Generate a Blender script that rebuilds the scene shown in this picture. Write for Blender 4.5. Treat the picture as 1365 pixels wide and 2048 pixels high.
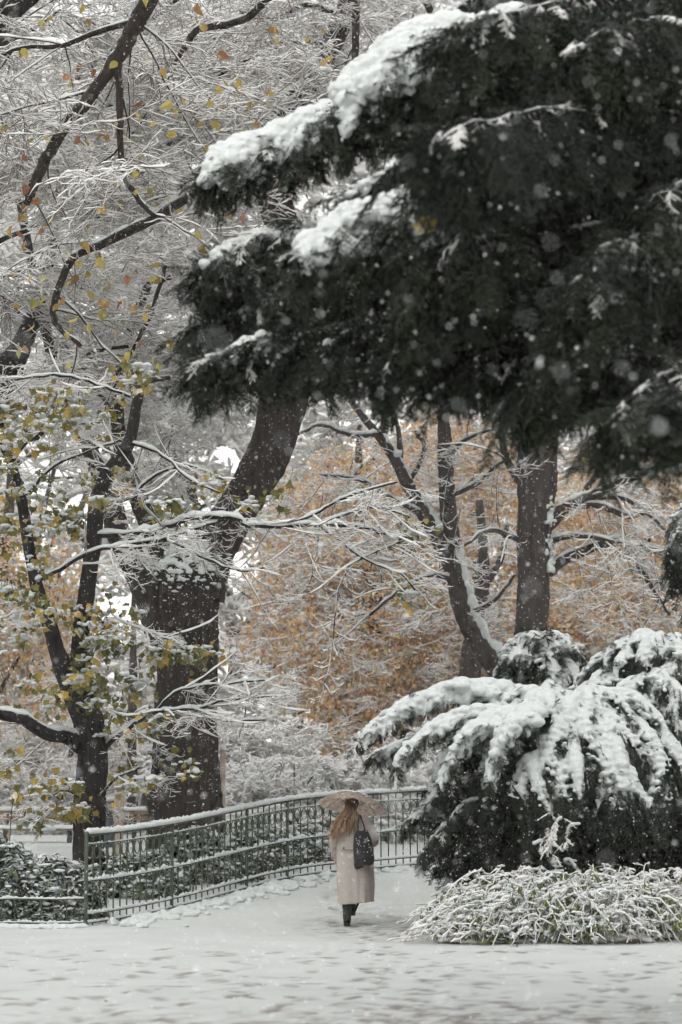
import bpy, bmesh, math, random
import numpy as np
from mathutils import Vector, Matrix, Euler

for o in list(bpy.data.objects):
    bpy.data.objects.remove(o, do_unlink=True)
scene = bpy.context.scene
col = scene.collection
R = math.radians
RNG = np.random.default_rng(11)
random.seed(5)

# ------------------------------------------------------------------ camera
FPX, CX, CY, HOR, EYE = 4857.0, 682.5, 1024.0, 1609.0, 1.6
PITCH = math.atan2(HOR - CY, FPX)
cam_d = bpy.data.cameras.new('camera')
cam = bpy.data.objects.new('camera', cam_d)
col.objects.link(cam)
cam.location = (0, 0, EYE)
cam.rotation_euler = (math.pi / 2 + PITCH, 0, 0)
cam_d.sensor_fit = 'VERTICAL'
cam_d.sensor_height = 36.0
cam_d.sensor_width = 24.0
cam_d.lens = 36.0 * FPX / 2048.0
cam_d.clip_start = 0.1
cam_d.clip_end = 1500
cam_d.dof.use_dof = True
cam_d.dof.focus_distance = 34.0
cam_d.dof.aperture_fstop = 2.2
scene.camera = cam

# ------------------------------------------------------------------ world, sun, exposure
SUN_EL, SUN_AZ = 62.0, 200.0
w = bpy.data.worlds.new('World')
scene.world = w
w.use_nodes = True
nt = w.node_tree
nt.nodes.clear()
sky = nt.nodes.new('ShaderNodeTexSky')
sky.sky_type = 'NISHITA'
sky.sun_disc = False
sky.sun_elevation = R(SUN_EL)
sky.sun_rotation = R(SUN_AZ)
sky.air_density = 3.0
sky.dust_density = 1.2
sky.ozone_density = 1.0
hsv = nt.nodes.new('ShaderNodeHueSaturation')      # a closed cloud cover: nearly colourless
hsv.inputs['Saturation'].default_value = 0.10
bg = nt.nodes.new('ShaderNodeBackground')
bg.inputs['Strength'].default_value = 0.15
wo = nt.nodes.new('ShaderNodeOutputWorld')
nt.links.new(sky.outputs[0], hsv.inputs['Color'])
nt.links.new(hsv.outputs[0], bg.inputs[0])
nt.links.new(bg.outputs[0], wo.inputs[0])

sl = bpy.data.lights.new('sun', 'SUN')
sl.energy = 0.65
sl.angle = R(60)
sl.color = (1.0, 0.91, 0.83)
sun = bpy.data.objects.new('sun', sl)
col.objects.link(sun)
sun.rotation_euler = (R(90 - SUN_EL), 0, R(180 - SUN_AZ))

vs = scene.view_settings
vs.view_transform = 'Standard'
vs.look = 'None'
vs.exposure = 0.60
vs.gamma = 1.0
vs.use_curve_mapping = False
cy = scene.cycles
cy.use_denoising = True
cy.max_bounces = 9
cy.diffuse_bounces = 7
cy.use_adaptive_sampling = True
cy.adaptive_threshold = .055
cy.adaptive_min_samples = 14
cy.glossy_bounces = 2
cy.transmission_bounces = 6
cy.use_light_tree = False
cy.debug_use_spatial_splits = True
cy.volume_bounces = 1
cy.transparent_max_bounces = 8
cy.caustics_reflective = False
cy.caustics_refractive = False

# ------------------------------------------------------------------ basic helpers
def at(u, v, Y):
    a = (u - CX) / FPX; b = (CY - v) / FPX
    dy = math.cos(PITCH) - b * math.sin(PITCH)
    dz = math.sin(PITCH) + b * math.cos(PITCH)
    t = Y / dy
    return np.array((a * t, Y, EYE + dz * t))

CROWN_TOP = 15.8      # the crowns thin out above this height (metres)
def pxm(Y): return Y / FPX            # metres per photograph pixel at depth Y

_hy = [-60, 31.3, 32.4, 33.4, 34.6, 36.8, 37.7, 39.2, 44, 55, 80, 300]
_hz = [0, 0, .015, .07, .18, .43, .53, .64, .74, .90, 1.15, 2.4]
def hgt(x, y):
    y = np.asarray(y, float)
    z = sum(np.interp(y + d, _hy, _hz) for d in (-.5, -.25, 0, .25, .5)) / 5
    return z

def nrm(a):
    a = np.asarray(a, float)
    return a / (np.linalg.norm(a, axis=-1, keepdims=True) + 1e-12)

class Geo:
    def __init__(s): s.V = []; s.Q = []; s.T = []; s.A = []; s.n = 0
    def add(s, V, Q=None, T=None, var=0.5):
        V = np.asarray(V, float)
        s.V.append(V); s.A.append(np.full(len(V), var) if np.isscalar(var) else np.asarray(var, float))
        if Q is not None and len(Q): s.Q.append(np.asarray(Q, int) + s.n)
        if T is not None and len(T): s.T.append(np.asarray(T, int) + s.n)
        s.n += len(V)
    def mesh(s, name, mat, smooth=True):
        me = bpy.data.meshes.new(name)
        if s.n == 0: return me
        V = np.concatenate(s.V)
        Q = np.concatenate(s.Q) if s.Q else np.zeros((0, 4), int)
        T = np.concatenate(s.T) if s.T else np.zeros((0, 3), int)
        me.vertices.add(len(V)); me.vertices.foreach_set('co', V.astype(np.float32).ravel())
        nl = Q.size + T.size
        me.loops.add(nl); me.loops.foreach_set('vertex_index', np.concatenate([Q.ravel(), T.ravel()]).astype(np.int32))
        npoly = len(Q) + len(T)
        me.polygons.add(npoly)
        st = np.concatenate([np.arange(len(Q)) * 4, Q.size + np.arange(len(T)) * 3])
        me.polygons.foreach_set('loop_start', st.astype(np.int32))
        me.polygons.foreach_set('use_smooth', np.full(npoly, smooth))
        me.update(calc_edges=True)
        me.validate()
        at_ = me.attributes.new('var', 'FLOAT', 'POINT')
        A = np.concatenate(s.A)
        if len(at_.data) == len(A): at_.data.foreach_set('value', A.astype(np.float32))
        for m in (mat if isinstance(mat, (list, tuple)) else [mat]): me.materials.append(m)
        return me

def link(name, me, parent=None, loc=None):
    o = bpy.data.objects.new(name, me)
    col.objects.link(o)
    if parent is not None: o.parent = parent
    if loc is not None: o.location = loc
    return o

def build(geo, name, mat, parent=None, smooth=True):
    return link(name, geo.mesh(name, mat, smooth), parent)

def tag(o, label=None, cat=None, group=None, kind=None):
    if label: o['label'] = label
    if cat: o['category'] = cat
    if group: o['group'] = group
    if kind: o['kind'] = kind
    return o

def thing(name, label, cat, loc=(0, 0, 0), group=None):
    """an Empty at the thing's base; parts are given in world coordinates and parented with an inverse offset"""
    o = bpy.data.objects.new(name, None)
    o.empty_display_size = .3
    col.objects.link(o); o.location = loc
    return tag(o, label, cat, group)

def adopt(o, parent):
    """parent o (built in world coordinates) under an Empty that stands at parent's location"""
    o.parent = parent
    o.matrix_parent_inverse = Matrix.Translation(-Vector(parent.location))
    return o

def part(geo, name, mat, root, smooth=True, kind=None):
    o = adopt(build(geo, name, mat, None, smooth), root)
    if kind: o['kind'] = kind
    return o

def catmull(P, n):
    P = np.asarray(P, float)
    if len(P) < 3:
        t = np.linspace(0, 1, n)[:, None]
        return P[0] * (1 - t) + P[-1] * t
    E = np.vstack([2 * P[0] - P[1], P, 2 * P[-1] - P[-2]])
    m = len(P) - 1
    u = np.linspace(0, m - 1e-6, n); i = u.astype(int); f = (u - i)[:, None]
    a, b, c, d = E[i], E[i + 1], E[i + 2], E[i + 3]
    return .5 * ((2 * b) + (-a + c) * f + (2 * a - 5 * b + 4 * c - d) * f ** 2 + (-a + 3 * b - 3 * c + d) * f ** 3)

def tangents(P):
    return nrm(np.gradient(P, axis=0))

def tube(g, P, Rr, sides=6, var=.5, rough=0.0, rng=RNG, cap=True, ridges=0):
    P = np.asarray(P, float); n = len(P)
    Rr = np.broadcast_to(np.asarray(Rr, float), (n,))
    T = tangents(P)
    a = np.array((1., 0, 0)) if abs(T[0][0]) < .8 else np.array((0, 1., 0))
    s = nrm(np.cross(T[0], a)); S = [s]
    for k in range(1, n):
        s = s - T[k] * np.dot(s, T[k]); s = s / (np.linalg.norm(s) + 1e-9); S.append(s)
    S = np.array(S); B = np.cross(T, S)
    th = np.linspace(0, 2 * math.pi, sides, endpoint=False)
    rad = np.repeat(Rr[:, None], sides, 1)
    if rough:
        ph = rng.random(6) * 6.28
        z = np.linspace(0, 1, n)[:, None] * np.linalg.norm(P[-1] - P[0])
        for k in range(3):
            rad = rad * (1 + rough * np.sin(th[None, :] * (2 + k) + ph[k] + z * (1.1 + .9 * k)))
        rad = rad * (1 + rough * .5 * rng.normal(size=rad.shape))
        if ridges:      # bark plates and furrows running up the stem
            wob = np.sin(z * 2.1 + ph[3]) * .9 + np.sin(z * 5.3 + ph[4]) * .5
            rad = rad * (1 + .055 * (np.abs(np.sin(th[None, :] * ridges * .5 + wob)) - .6) + .03 * np.sin(th[None, :] * round(ridges * 1.7) - wob * 2 + np.sin(z * 9 + th[None, :] * 3) * 1.1) + .016 * rng.normal(size=rad.shape))
    V = P[:, None, :] + rad[..., None] * (np.cos(th)[None, :, None] * S[:, None, :] + np.sin(th)[None, :, None] * B[:, None, :])
    V = V.reshape(-1, 3)
    i = np.arange(n - 1)[:, None] * sides; j = np.arange(sides)[None, :]; j2 = (j + 1) % sides
    Q = np.stack([i + j, i + j2, i + sides + j2, i + sides + j], -1).reshape(-1, 4)
    if cap:
        V = np.vstack([V, P[-1:] + T[-1:] * Rr[-1] * .5]); e = len(V) - 1
        Tt = [(e - sides + k, e - sides + (k + 1) % sides, e) for k in range(sides)]
        g.add(V, Q, Tt, var)
    else: g.add(V, Q, None, var)

SEC5 = np.array([(-1, -.1), (-.85, .55), (0, 1.0), (.85, .55), (1, -.1)])
SEC3 = np.array([(-1, -.15), (0, 1.0), (1, -.15)])
def snowcap(g, P, Rr, w, h, rng=RNG, sec=SEC3, lump=.35, steep=.25):
    """snow lying along the upper side of a branch"""
    P = np.asarray(P, float); n = len(P)
    T = tangents(P)
    hz = np.hypot(T[:, 0], T[:, 1])
    S = np.stack([T[:, 1], -T[:, 0], np.zeros(n)], -1) / (hz[:, None] + 1e-6)
    for k in range(1, n):
        if np.dot(S[k], S[k - 1]) < 0: S[k] = -S[k]
    N = np.array((0, 0, 1.)) - T * T[:, 2:3]
    N = nrm(N + 1e-6)
    Rr = np.broadcast_to(np.asarray(Rr, float), (n,))
    k = np.clip((hz - steep) / (1 - steep), 0, 1)
    l = 1 + lump * rng.normal(size=n)
    H = np.clip(h * k * l, 0.0005, None); W = np.clip(w * (.35 + .65 * k) * (1 + lump * .4 * rng.normal(size=n)), .0005, None)
    H[-1] *= .3; W[-1] *= .4; H[0] *= .6
    base = P + N * (Rr * .55)[:, None]
    V = base[:, None, :] + sec[None, :, :1] * (W[:, None] * 1.0)[..., None] * S[:, None, :] + sec[None, :, 1:] * (H[:, None])[..., None] * N[:, None, :]
    m = len(sec)
    i = np.arange(n - 1)[:, None] * m; j = np.arange(m - 1)[None, :]
    Q = np.stack([i + j, i + j + 1, i + m + j + 1, i + m + j], -1).reshape(-1, 4)
    Qb = np.stack([np.arange(n - 1) * m + m - 1, np.arange(n - 1) * m, np.arange(1, n) * m, np.arange(1, n) * m + m - 1], -1)
    g.add(V.reshape(-1, 3), np.vstack([Q, Qb]))

def grow(p0, d0, L, n, rng, droop=0.0, jit=.25, hook=0.0):
    P = [np.array(p0, float)]; d = nrm(d0); st = L / (n - 1)
    for k in range(n - 1):
        f = k / (n - 1)
        d = nrm(d + rng.normal(size=3) * jit * .5 + np.array((0, 0, -droop * (1 - f) * .5 + hook * f)))
        P.append(P[-1] + d * st)
    return np.array(P)

def box(g, c, s, var=.5, rz=0.0):
    c = np.asarray(c, float); s = np.asarray(s, float) / 2
    V = np.array([(x, y, z) for x in (-1, 1) for y in (-1, 1) for z in (-1, 1)]) * s
    if rz:
        cc, ss = math.cos(rz), math.sin(rz)
        V = np.stack([V[:, 0] * cc - V[:, 1] * ss, V[:, 0] * ss + V[:, 1] * cc, V[:, 2]], -1)
    g.add(V + c, [(0, 1, 3, 2), (4, 6, 7, 5), (0, 4, 5, 1), (2, 3, 7, 6), (0, 2, 6, 4), (1, 5, 7, 3)], None, var)

_ico = None
def ico():
    global _ico
    if _ico is None:
        bm = bmesh.new(); bmesh.ops.create_icosphere(bm, subdivisions=2, radius=1)
        _ico = (np.array([v.co[:] for v in bm.verts]), np.array([[v.index for v in f.verts] for f in bm.faces])); bm.free()
    return _ico

def blobs_mesh(name, blobs, voxel, mat, smooth_it=3, noise=0.0):
    """union of ellipsoids -> one continuous soft snow surface (blobs: x y z rx ry rz)"""
    V, F = ico(); g = Geo()
    for b in blobs: g.add(V * np.array(b[3:6]) + np.array(b[:3]), None, F)
    me = g.mesh(name + '_src', mat)
    o = bpy.data.objects.new(name + '_src', me); col.objects.link(o)
    m = o.modifiers.new('r', 'REMESH'); m.mode = 'VOXEL'; m.voxel_size = voxel; m.use_smooth_shade = True
    if noise:
        tx = bpy.data.textures.new(name + 'n', 'CLOUDS'); tx.noise_scale = voxel * 3.2; tx.noise_depth = 2
        d = o.modifiers.new('d', 'DISPLACE'); d.texture = tx; d.strength = noise; d.mid_level = .5; d.texture_coords = 'GLOBAL'
    s = o.modifiers.new('s', 'SMOOTH'); s.iterations = smooth_it; s.factor = .5
    dg = bpy.context.evaluated_depsgraph_get()
    out = bpy.data.meshes.new_from_object(o.evaluated_get(dg))
    out.name = name
    bpy.data.objects.remove(o, do_unlink=True)
    out.polygons.foreach_set('use_smooth', np.full(len(out.polygons), True))
    out.materials.clear(); out.materials.append(mat)
    return out

# ---- instanced foliage: one object, geometry nodes pick among source meshes
_groups = {}
def gn_group(key, meshes):
    if key in _groups: return _groups[key]
    ng = bpy.data.node_groups.new(key, 'GeometryNodeTree')
    ng.interface.new_socket('Geometry', in_out='INPUT', socket_type='NodeSocketGeometry')
    ng.interface.new_socket('Geometry', in_out='OUTPUT', socket_type='NodeSocketGeometry')
    N = ng.nodes.new; L = ng.links.new
    gi, go, iop, g2i = N('NodeGroupInput'), N('NodeGroupOutput'), N('GeometryNodeInstanceOnPoints'), N('GeometryNodeGeometryToInstance')
    for me in meshes:
        so = bpy.data.objects.new(me.name, me)
        oi = N('GeometryNodeObjectInfo'); oi.inputs['Object'].default_value = so
        L(oi.outputs['Geometry'], g2i.inputs[0])
    L(gi.outputs[0], iop.inputs['Points']); L(g2i.outputs[0], iop.inputs['Instance'])
    iop.inputs['Pick Instance'].default_value = True
    for nm, ty, sk in (('rot', 'FLOAT_VECTOR', 'Rotation'), ('scl', 'FLOAT_VECTOR', 'Scale'), ('idx', 'INT', 'Instance Index')):
        a = N('GeometryNodeInputNamedAttribute'); a.data_type = ty; a.inputs['Name'].default_value = nm
        L([s for s in a.outputs if s.enabled and s.name == 'Attribute'][0], iop.inputs[sk])
    L(iop.outputs[0], go.inputs[0])
    _groups[key] = ng
    return ng

def scatter(name, key, meshes, pts, rots, scls, idx, root=None, kind='stuff'):
    pts = np.asarray(pts, np.float32).reshape(-1, 3); n = len(pts)
    me = bpy.data.meshes.new(name)
    me.vertices.add(n); me.vertices.foreach_set('co', pts.ravel())
    a = me.attributes.new('rot', 'FLOAT_VECTOR', 'POINT'); a.data.foreach_set('vector', np.asarray(rots, np.float32).ravel())
    scls = np.asarray(scls, np.float32)
    if scls.ndim == 1: scls = np.repeat(scls[:, None], 3, 1)
    a = me.attributes.new('scl', 'FLOAT_VECTOR', 'POINT'); a.data.foreach_set('vector', scls.ravel())
    a = me.attributes.new('idx', 'INT', 'POINT'); a.data.foreach_set('value', np.asarray(idx, np.int32))
    o = link(name, me)
    if root is not None: adopt(o, root)
    m = o.modifiers.new('scatter', 'NODES'); m.node_group = gn_group(key, meshes)
    if kind: o['kind'] = kind
    return o

def eul(d, up=(0, 0, 1), roll=0.0):
    x = Vector(d).normalized(); u = Vector(up)
    y = u.cross(x)
    if y.length < 1e-3: y = Vector((0, 1, 0)).cross(x)
    y.normalize(); z = x.cross(y)
    M = Matrix((x, y, z)).transposed()
    if roll: M = M @ Matrix.Rotation(roll, 3, 'X')
    return tuple(M.to_euler())

# ------------------------------------------------------------------ materials
def newmat(name):
    m = bpy.data.materials.new(name); m.use_nodes = True
    t = m.node_tree; b = t.nodes['Principled BSDF']
    b.inputs['Specular IOR Level'].default_value = .25
    return m, t, b
def noise(t, scale, detail=4, rough=.6, coord='Object'):
    c = t.nodes.new('ShaderNodeTexCoord'); n = t.nodes.new('ShaderNodeTexNoise')
    n.inputs['Scale'].default_value = scale; n.inputs['Detail'].default_value = detail; n.inputs['Roughness'].default_value = rough
    t.links.new(c.outputs[coord], n.inputs['Vector']); return n
def ramp(t, src, stops):
    r = t.nodes.new('ShaderNodeValToRGB'); e = r.color_ramp.elements
    while len(e) < len(stops): e.new(.5)
    for k, (p, c) in enumerate(stops): e[k].position = p; e[k].color = (*c, 1)
    t.links.new(src, r.inputs[0]); return r
def bump(t, b, h, s, d=.02):
    n = t.nodes.new('ShaderNodeBump'); n.inputs['Strength'].default_value = s; n.inputs['Distance'].default_value = d
    t.links.new(h, n.inputs['Height']); t.links.new(n.outputs[0], b.inputs['Normal']); return n
def mixc(t, f, a, b_):
    m = t.nodes.new('ShaderNodeMix'); m.data_type = 'RGBA'
    t.links.new(f, m.inputs[0])
    for s, v in ((m.inputs[6], a), (m.inputs[7], b_)):
        if isinstance(v, tuple): s.default_value = (*v, 1)
        else: t.links.new(v, s)
    return m
def mathn(t, op, a, b_=None, clamp=False):
    m = t.nodes.new('ShaderNodeMath'); m.operation = op; m.use_clamp = clamp
    for s, v in ((m.inputs[0], a), (m.inputs[1], b_)):
        if v is None: continue
        if isinstance(v, (int, float)): s.default_value = v
        else: t.links.new(v, s)
    return m
SNOW = (.66, .69, .68)
def upmask(t, lo, hi, nscale, amp):
    """where snow has stuck: faces that look up, broken by noise"""
    g = t.nodes.new('ShaderNodeNewGeometry'); s = t.nodes.new('ShaderNodeSeparateXYZ')
    t.links.new(g.outputs['Normal'], s.inputs[0])
    n = noise(t, nscale, 3)
    a = mathn(t, 'SUBTRACT', n.outputs[0], .5); a = mathn(t, 'MULTIPLY', a.outputs[0], amp)
    a = mathn(t, 'ADD', s.outputs['Z'], a.outputs[0])
    r = t.nodes.new('ShaderNodeMapRange'); r.inputs[1].default_value = lo; r.inputs[2].default_value = hi
    t.links.new(a.outputs[0], r.inputs[0]); return r.outputs[0]
def m_snow(name='snow', c=SNOW, sc=14, s=.35, d=.03):
    m, t, b = newmat(name); n = noise(t, sc, 5, .65)
    r = ramp(t, n.outputs[0], [(.3, tuple(x * .93 for x in c)), (.7, c)])
    t.links.new(r.outputs[0], b.inputs['Base Color']); b.inputs['Roughness'].default_value = .75
    bump(t, b, n.outputs[0], s, d); return m
def translucent(m, f):
    t = m.node_tree; b = t.nodes['Principled BSDF']; tr = t.nodes.new('ShaderNodeBsdfTranslucent')
    tr.inputs[0].default_value = (*SNOW, 1); mx = t.nodes.new('ShaderNodeMixShader'); mx.inputs[0].default_value = f
    t.links.new(b.outputs[0], mx.inputs[1]); t.links.new(tr.outputs[0], mx.inputs[2]); t.links.new(mx.outputs[0], t.nodes['Material Output'].inputs[0]); return m
def m_bark(name, c0, c1, sc=9, lo=.35, hi=.8, amp=1.1, stretch=.25, bs=.8):
    m, t, b = newmat(name)
    c = t.nodes.new('ShaderNodeTexCoord'); mp = t.nodes.new('ShaderNodeMapping'); mp.inputs['Scale'].default_value = (1, 1, stretch)
    n = t.nodes.new('ShaderNodeTexNoise'); n.inputs['Scale'].default_value = sc; n.inputs['Detail'].default_value = 6; n.inputs['Roughness'].default_value = .7
    t.links.new(c.outputs['Object'], mp.inputs[0]); t.links.new(mp.outputs[0], n.inputs['Vector'])
    r = ramp(t, n.outputs[0], [(.3, c0), (.72, c1)])
    f = upmask(t, lo, hi, 26, amp)
    x = mixc(t, f, r.outputs[0], SNOW)
    t.links.new(x.outputs[2], b.inputs['Base Color']); b.inputs['Roughness'].default_value = .85
    bump(t, b, n.outputs[0], bs, .09); return m
def m_leaf(name, stops, lo=None, hi=1.0, trans=.25, rough=.6, amp=.8, nsc=30):
    m, t, b = newmat(name)
    a = t.nodes.new('ShaderNodeAttribute'); a.attribute_name = 'var'
    oi = t.nodes.new('ShaderNodeObjectInfo')
    f = mathn(t, 'MULTIPLY', oi.outputs['Random'], .35); f2 = mathn(t, 'MULTIPLY', a.outputs['Fac'], .65); f = mathn(t, 'ADD', f.outputs[0], f2.outputs[0])
    r = ramp(t, f.outputs[0], stops); out = r.outputs[0]
    if lo is not None: out = mixc(t, upmask(t, lo, hi, nsc, amp), out, SNOW).outputs[2]
    t.links.new(out, b.inputs['Base Color']); b.inputs['Roughness'].default_value = rough
    if trans:
        tr = t.nodes.new('ShaderNodeBsdfTranslucent'); t.links.new(out, tr.inputs[0])
        mx = t.nodes.new('ShaderNodeMixShader'); mx.inputs[0].default_value = trans
        t.links.new(b.outputs[0], mx.inputs[1]); t.links.new(tr.outputs[0], mx.inputs[2])
        t.links.new(mx.outputs[0], t.nodes['Material Output'].inputs[0])
    return m
def m_plain(name, c0, c1=None, sc=20, rough=.6, metal=0, snow=None, bs=.2):
    m, t, b = newmat(name); n = noise(t, sc, 5)
    r = ramp(t, n.outputs[0], [(.3, c0), (.7, c1 or c0)]); out = r.outputs[0]
    if snow: out = mixc(t, upmask(t, snow[0], snow[1], 40, .7), out, SNOW).outputs[2]
    t.links.new(out, b.inputs['Base Color']); b.inputs['Roughness'].default_value = rough; b.inputs['Metallic'].default_value = metal
    bump(t, b, n.outputs[0], bs, .01); return m

M = {}
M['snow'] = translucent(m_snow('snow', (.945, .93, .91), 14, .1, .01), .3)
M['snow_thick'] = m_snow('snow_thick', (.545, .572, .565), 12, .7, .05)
M['snow_brightened'] = m_snow('snow_brightened', (.66, .685, .675), 12, .7, .05)  # lighter copy of the thick snow: the evergreen's missing light put into the colour
M['bark_dark'] = m_bark('bark_dark', (.005, .004, .004), (.028, .022, .020), 8, .55, .95, 1.0)
M['bark_big'] = m_bark('bark_big', (.005, .004, .0035), (.046, .034, .028), 11, .5, 1.0, 1.7, .22, 1.0)
M['bark_grey'] = m_bark('bark_grey', (.02, .017, .016), (.075, .062, .056), 8, .5, .95, 1.2)
M['twig'] = m_plain('twig', (.045, .032, .028), (.10, .07, .062), 15, .8)
M['twig_red'] = m_plain('twig_red', (.075, .050, .044), (.17, .118, .104), 15, .8)
M['flake'] = m_plain('flake', (.85, .87, .88), None, 5, .8)
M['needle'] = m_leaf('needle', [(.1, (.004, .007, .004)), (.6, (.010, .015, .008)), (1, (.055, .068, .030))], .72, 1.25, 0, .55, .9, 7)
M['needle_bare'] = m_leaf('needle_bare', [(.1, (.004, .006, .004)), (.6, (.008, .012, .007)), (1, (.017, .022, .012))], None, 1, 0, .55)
M['orange'] = m_leaf('orange', [(0, (.34, .19, .115)), (.3, (.58, .355, .20)), (.55, (.63, .435, .24)), (.8, (.57, .44, .205)), (1, (.53, .27, .16))], .45, 1.0, .25)
M['pink'] = m_leaf('pink', [(0, (.30, .13, .09)), (.6, (.42, .21, .15)), (1, (.45, .28, .16))], .55, 1.1, .3)
M['maple'] = m_leaf('maple', [(0, (.05, .06, .022)), (.35, (.115, .115, .032)), (.65, (.25, .20, .05)), (.9, (.42, .28, .06)), (1, (.42, .20, .05))], .46, 1.05, .2, .5, 1.1, 16)
M['linden'] = m_leaf('linden', [(0, (.15, .06, .04)), (.3, (.27, .13, .06)), (.5, (.37, .28, .08)), (.8, (.40, .35, .11)), (1, (.22, .24, .08))], None, 1, .35, .5)
M['laurel'] = m_leaf('laurel', [(0, (.014, .024, .014)), (.6, (.035, .050, .025)), (1, (.07, .085, .04))], .6, 1.05, .05, .35, .7)
M['jasmine'] = m_leaf('jasmine', [(0, (.06, .09, .03)), (.6, (.13, .16, .05)), (1, (.24, .23, .07))], .75, 1.2, .2)
M['iron'] = m_plain('iron', (.034, .046, .034), (.062, .074, .052), 30, .5, 0, (.75, 1.0))
M['wood'] = m_plain('wood', (.13, .085, .055), (.22, .145, .09), 18, .7, 0, (.85, 1.0))
M['stake'] = m_plain('stake', (.24, .19, .15), (.36, .29, .23), 18, .8, 0, (.8, 1.0))
M['dark_metal'] = m_plain('dark_metal', (.03, .032, .034), (.06, .062, .065), 20, .5, 0, (.7, 1.0))
M['bluegrey'] = m_plain('bluegrey', (.05, .06, .08), (.10, .11, .135), 20, .7)
M['soil'] = m_plain('soil', (.022, .018, .015), (.055, .045, .038), 12, .9, 0, (.97, 1.2), .6)
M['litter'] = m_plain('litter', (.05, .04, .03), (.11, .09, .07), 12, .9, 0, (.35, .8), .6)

# ------------------------------------------------------------------ ground
def footprints():
    rng = np.random.default_rng(3); F = []
    def one(x, y, a, d, k): F.append((x, y, a, d, k))
    for _ in range(560):
        y = 16.5 + 11 * rng.random() ** 1.35; x = rng.normal(.2, 2.2)
        if rng.random() < .35: x = rng.uniform(-5, 5)
        one(x, y, math.pi / 2 + rng.normal() * .32, rng.uniform(.003, .010), rng.uniform(.25, 1))
    for (x0, y0, x1, y1) in ((.55, 16.5, .3, 32.5), (1.0, 16.5, 3.6, 26), (-2.6, 17, 2.2, 20.6), (.2, 32.3, -.25, 37.5), (-4, 21, 4, 24), (2, 27, -.1, 33), (.9, 17, .7, 27)):
        L = math.hypot(x1 - x0, y1 - y0); n = int(L / .62); a = math.atan2(y1 - y0, x1 - x0)
        for i in range(n):
            f = i / n; s = .1 if i % 2 else -.1
            one(x0 + (x1 - x0) * f - math.sin(a) * s + rng.normal() * .06, y0 + (y1 - y0) * f + math.cos(a) * s + rng.normal() * .08, a + rng.normal() * .15, rng.uniform(.004, .013), rng.uniform(.45, 1))
    return F

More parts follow.
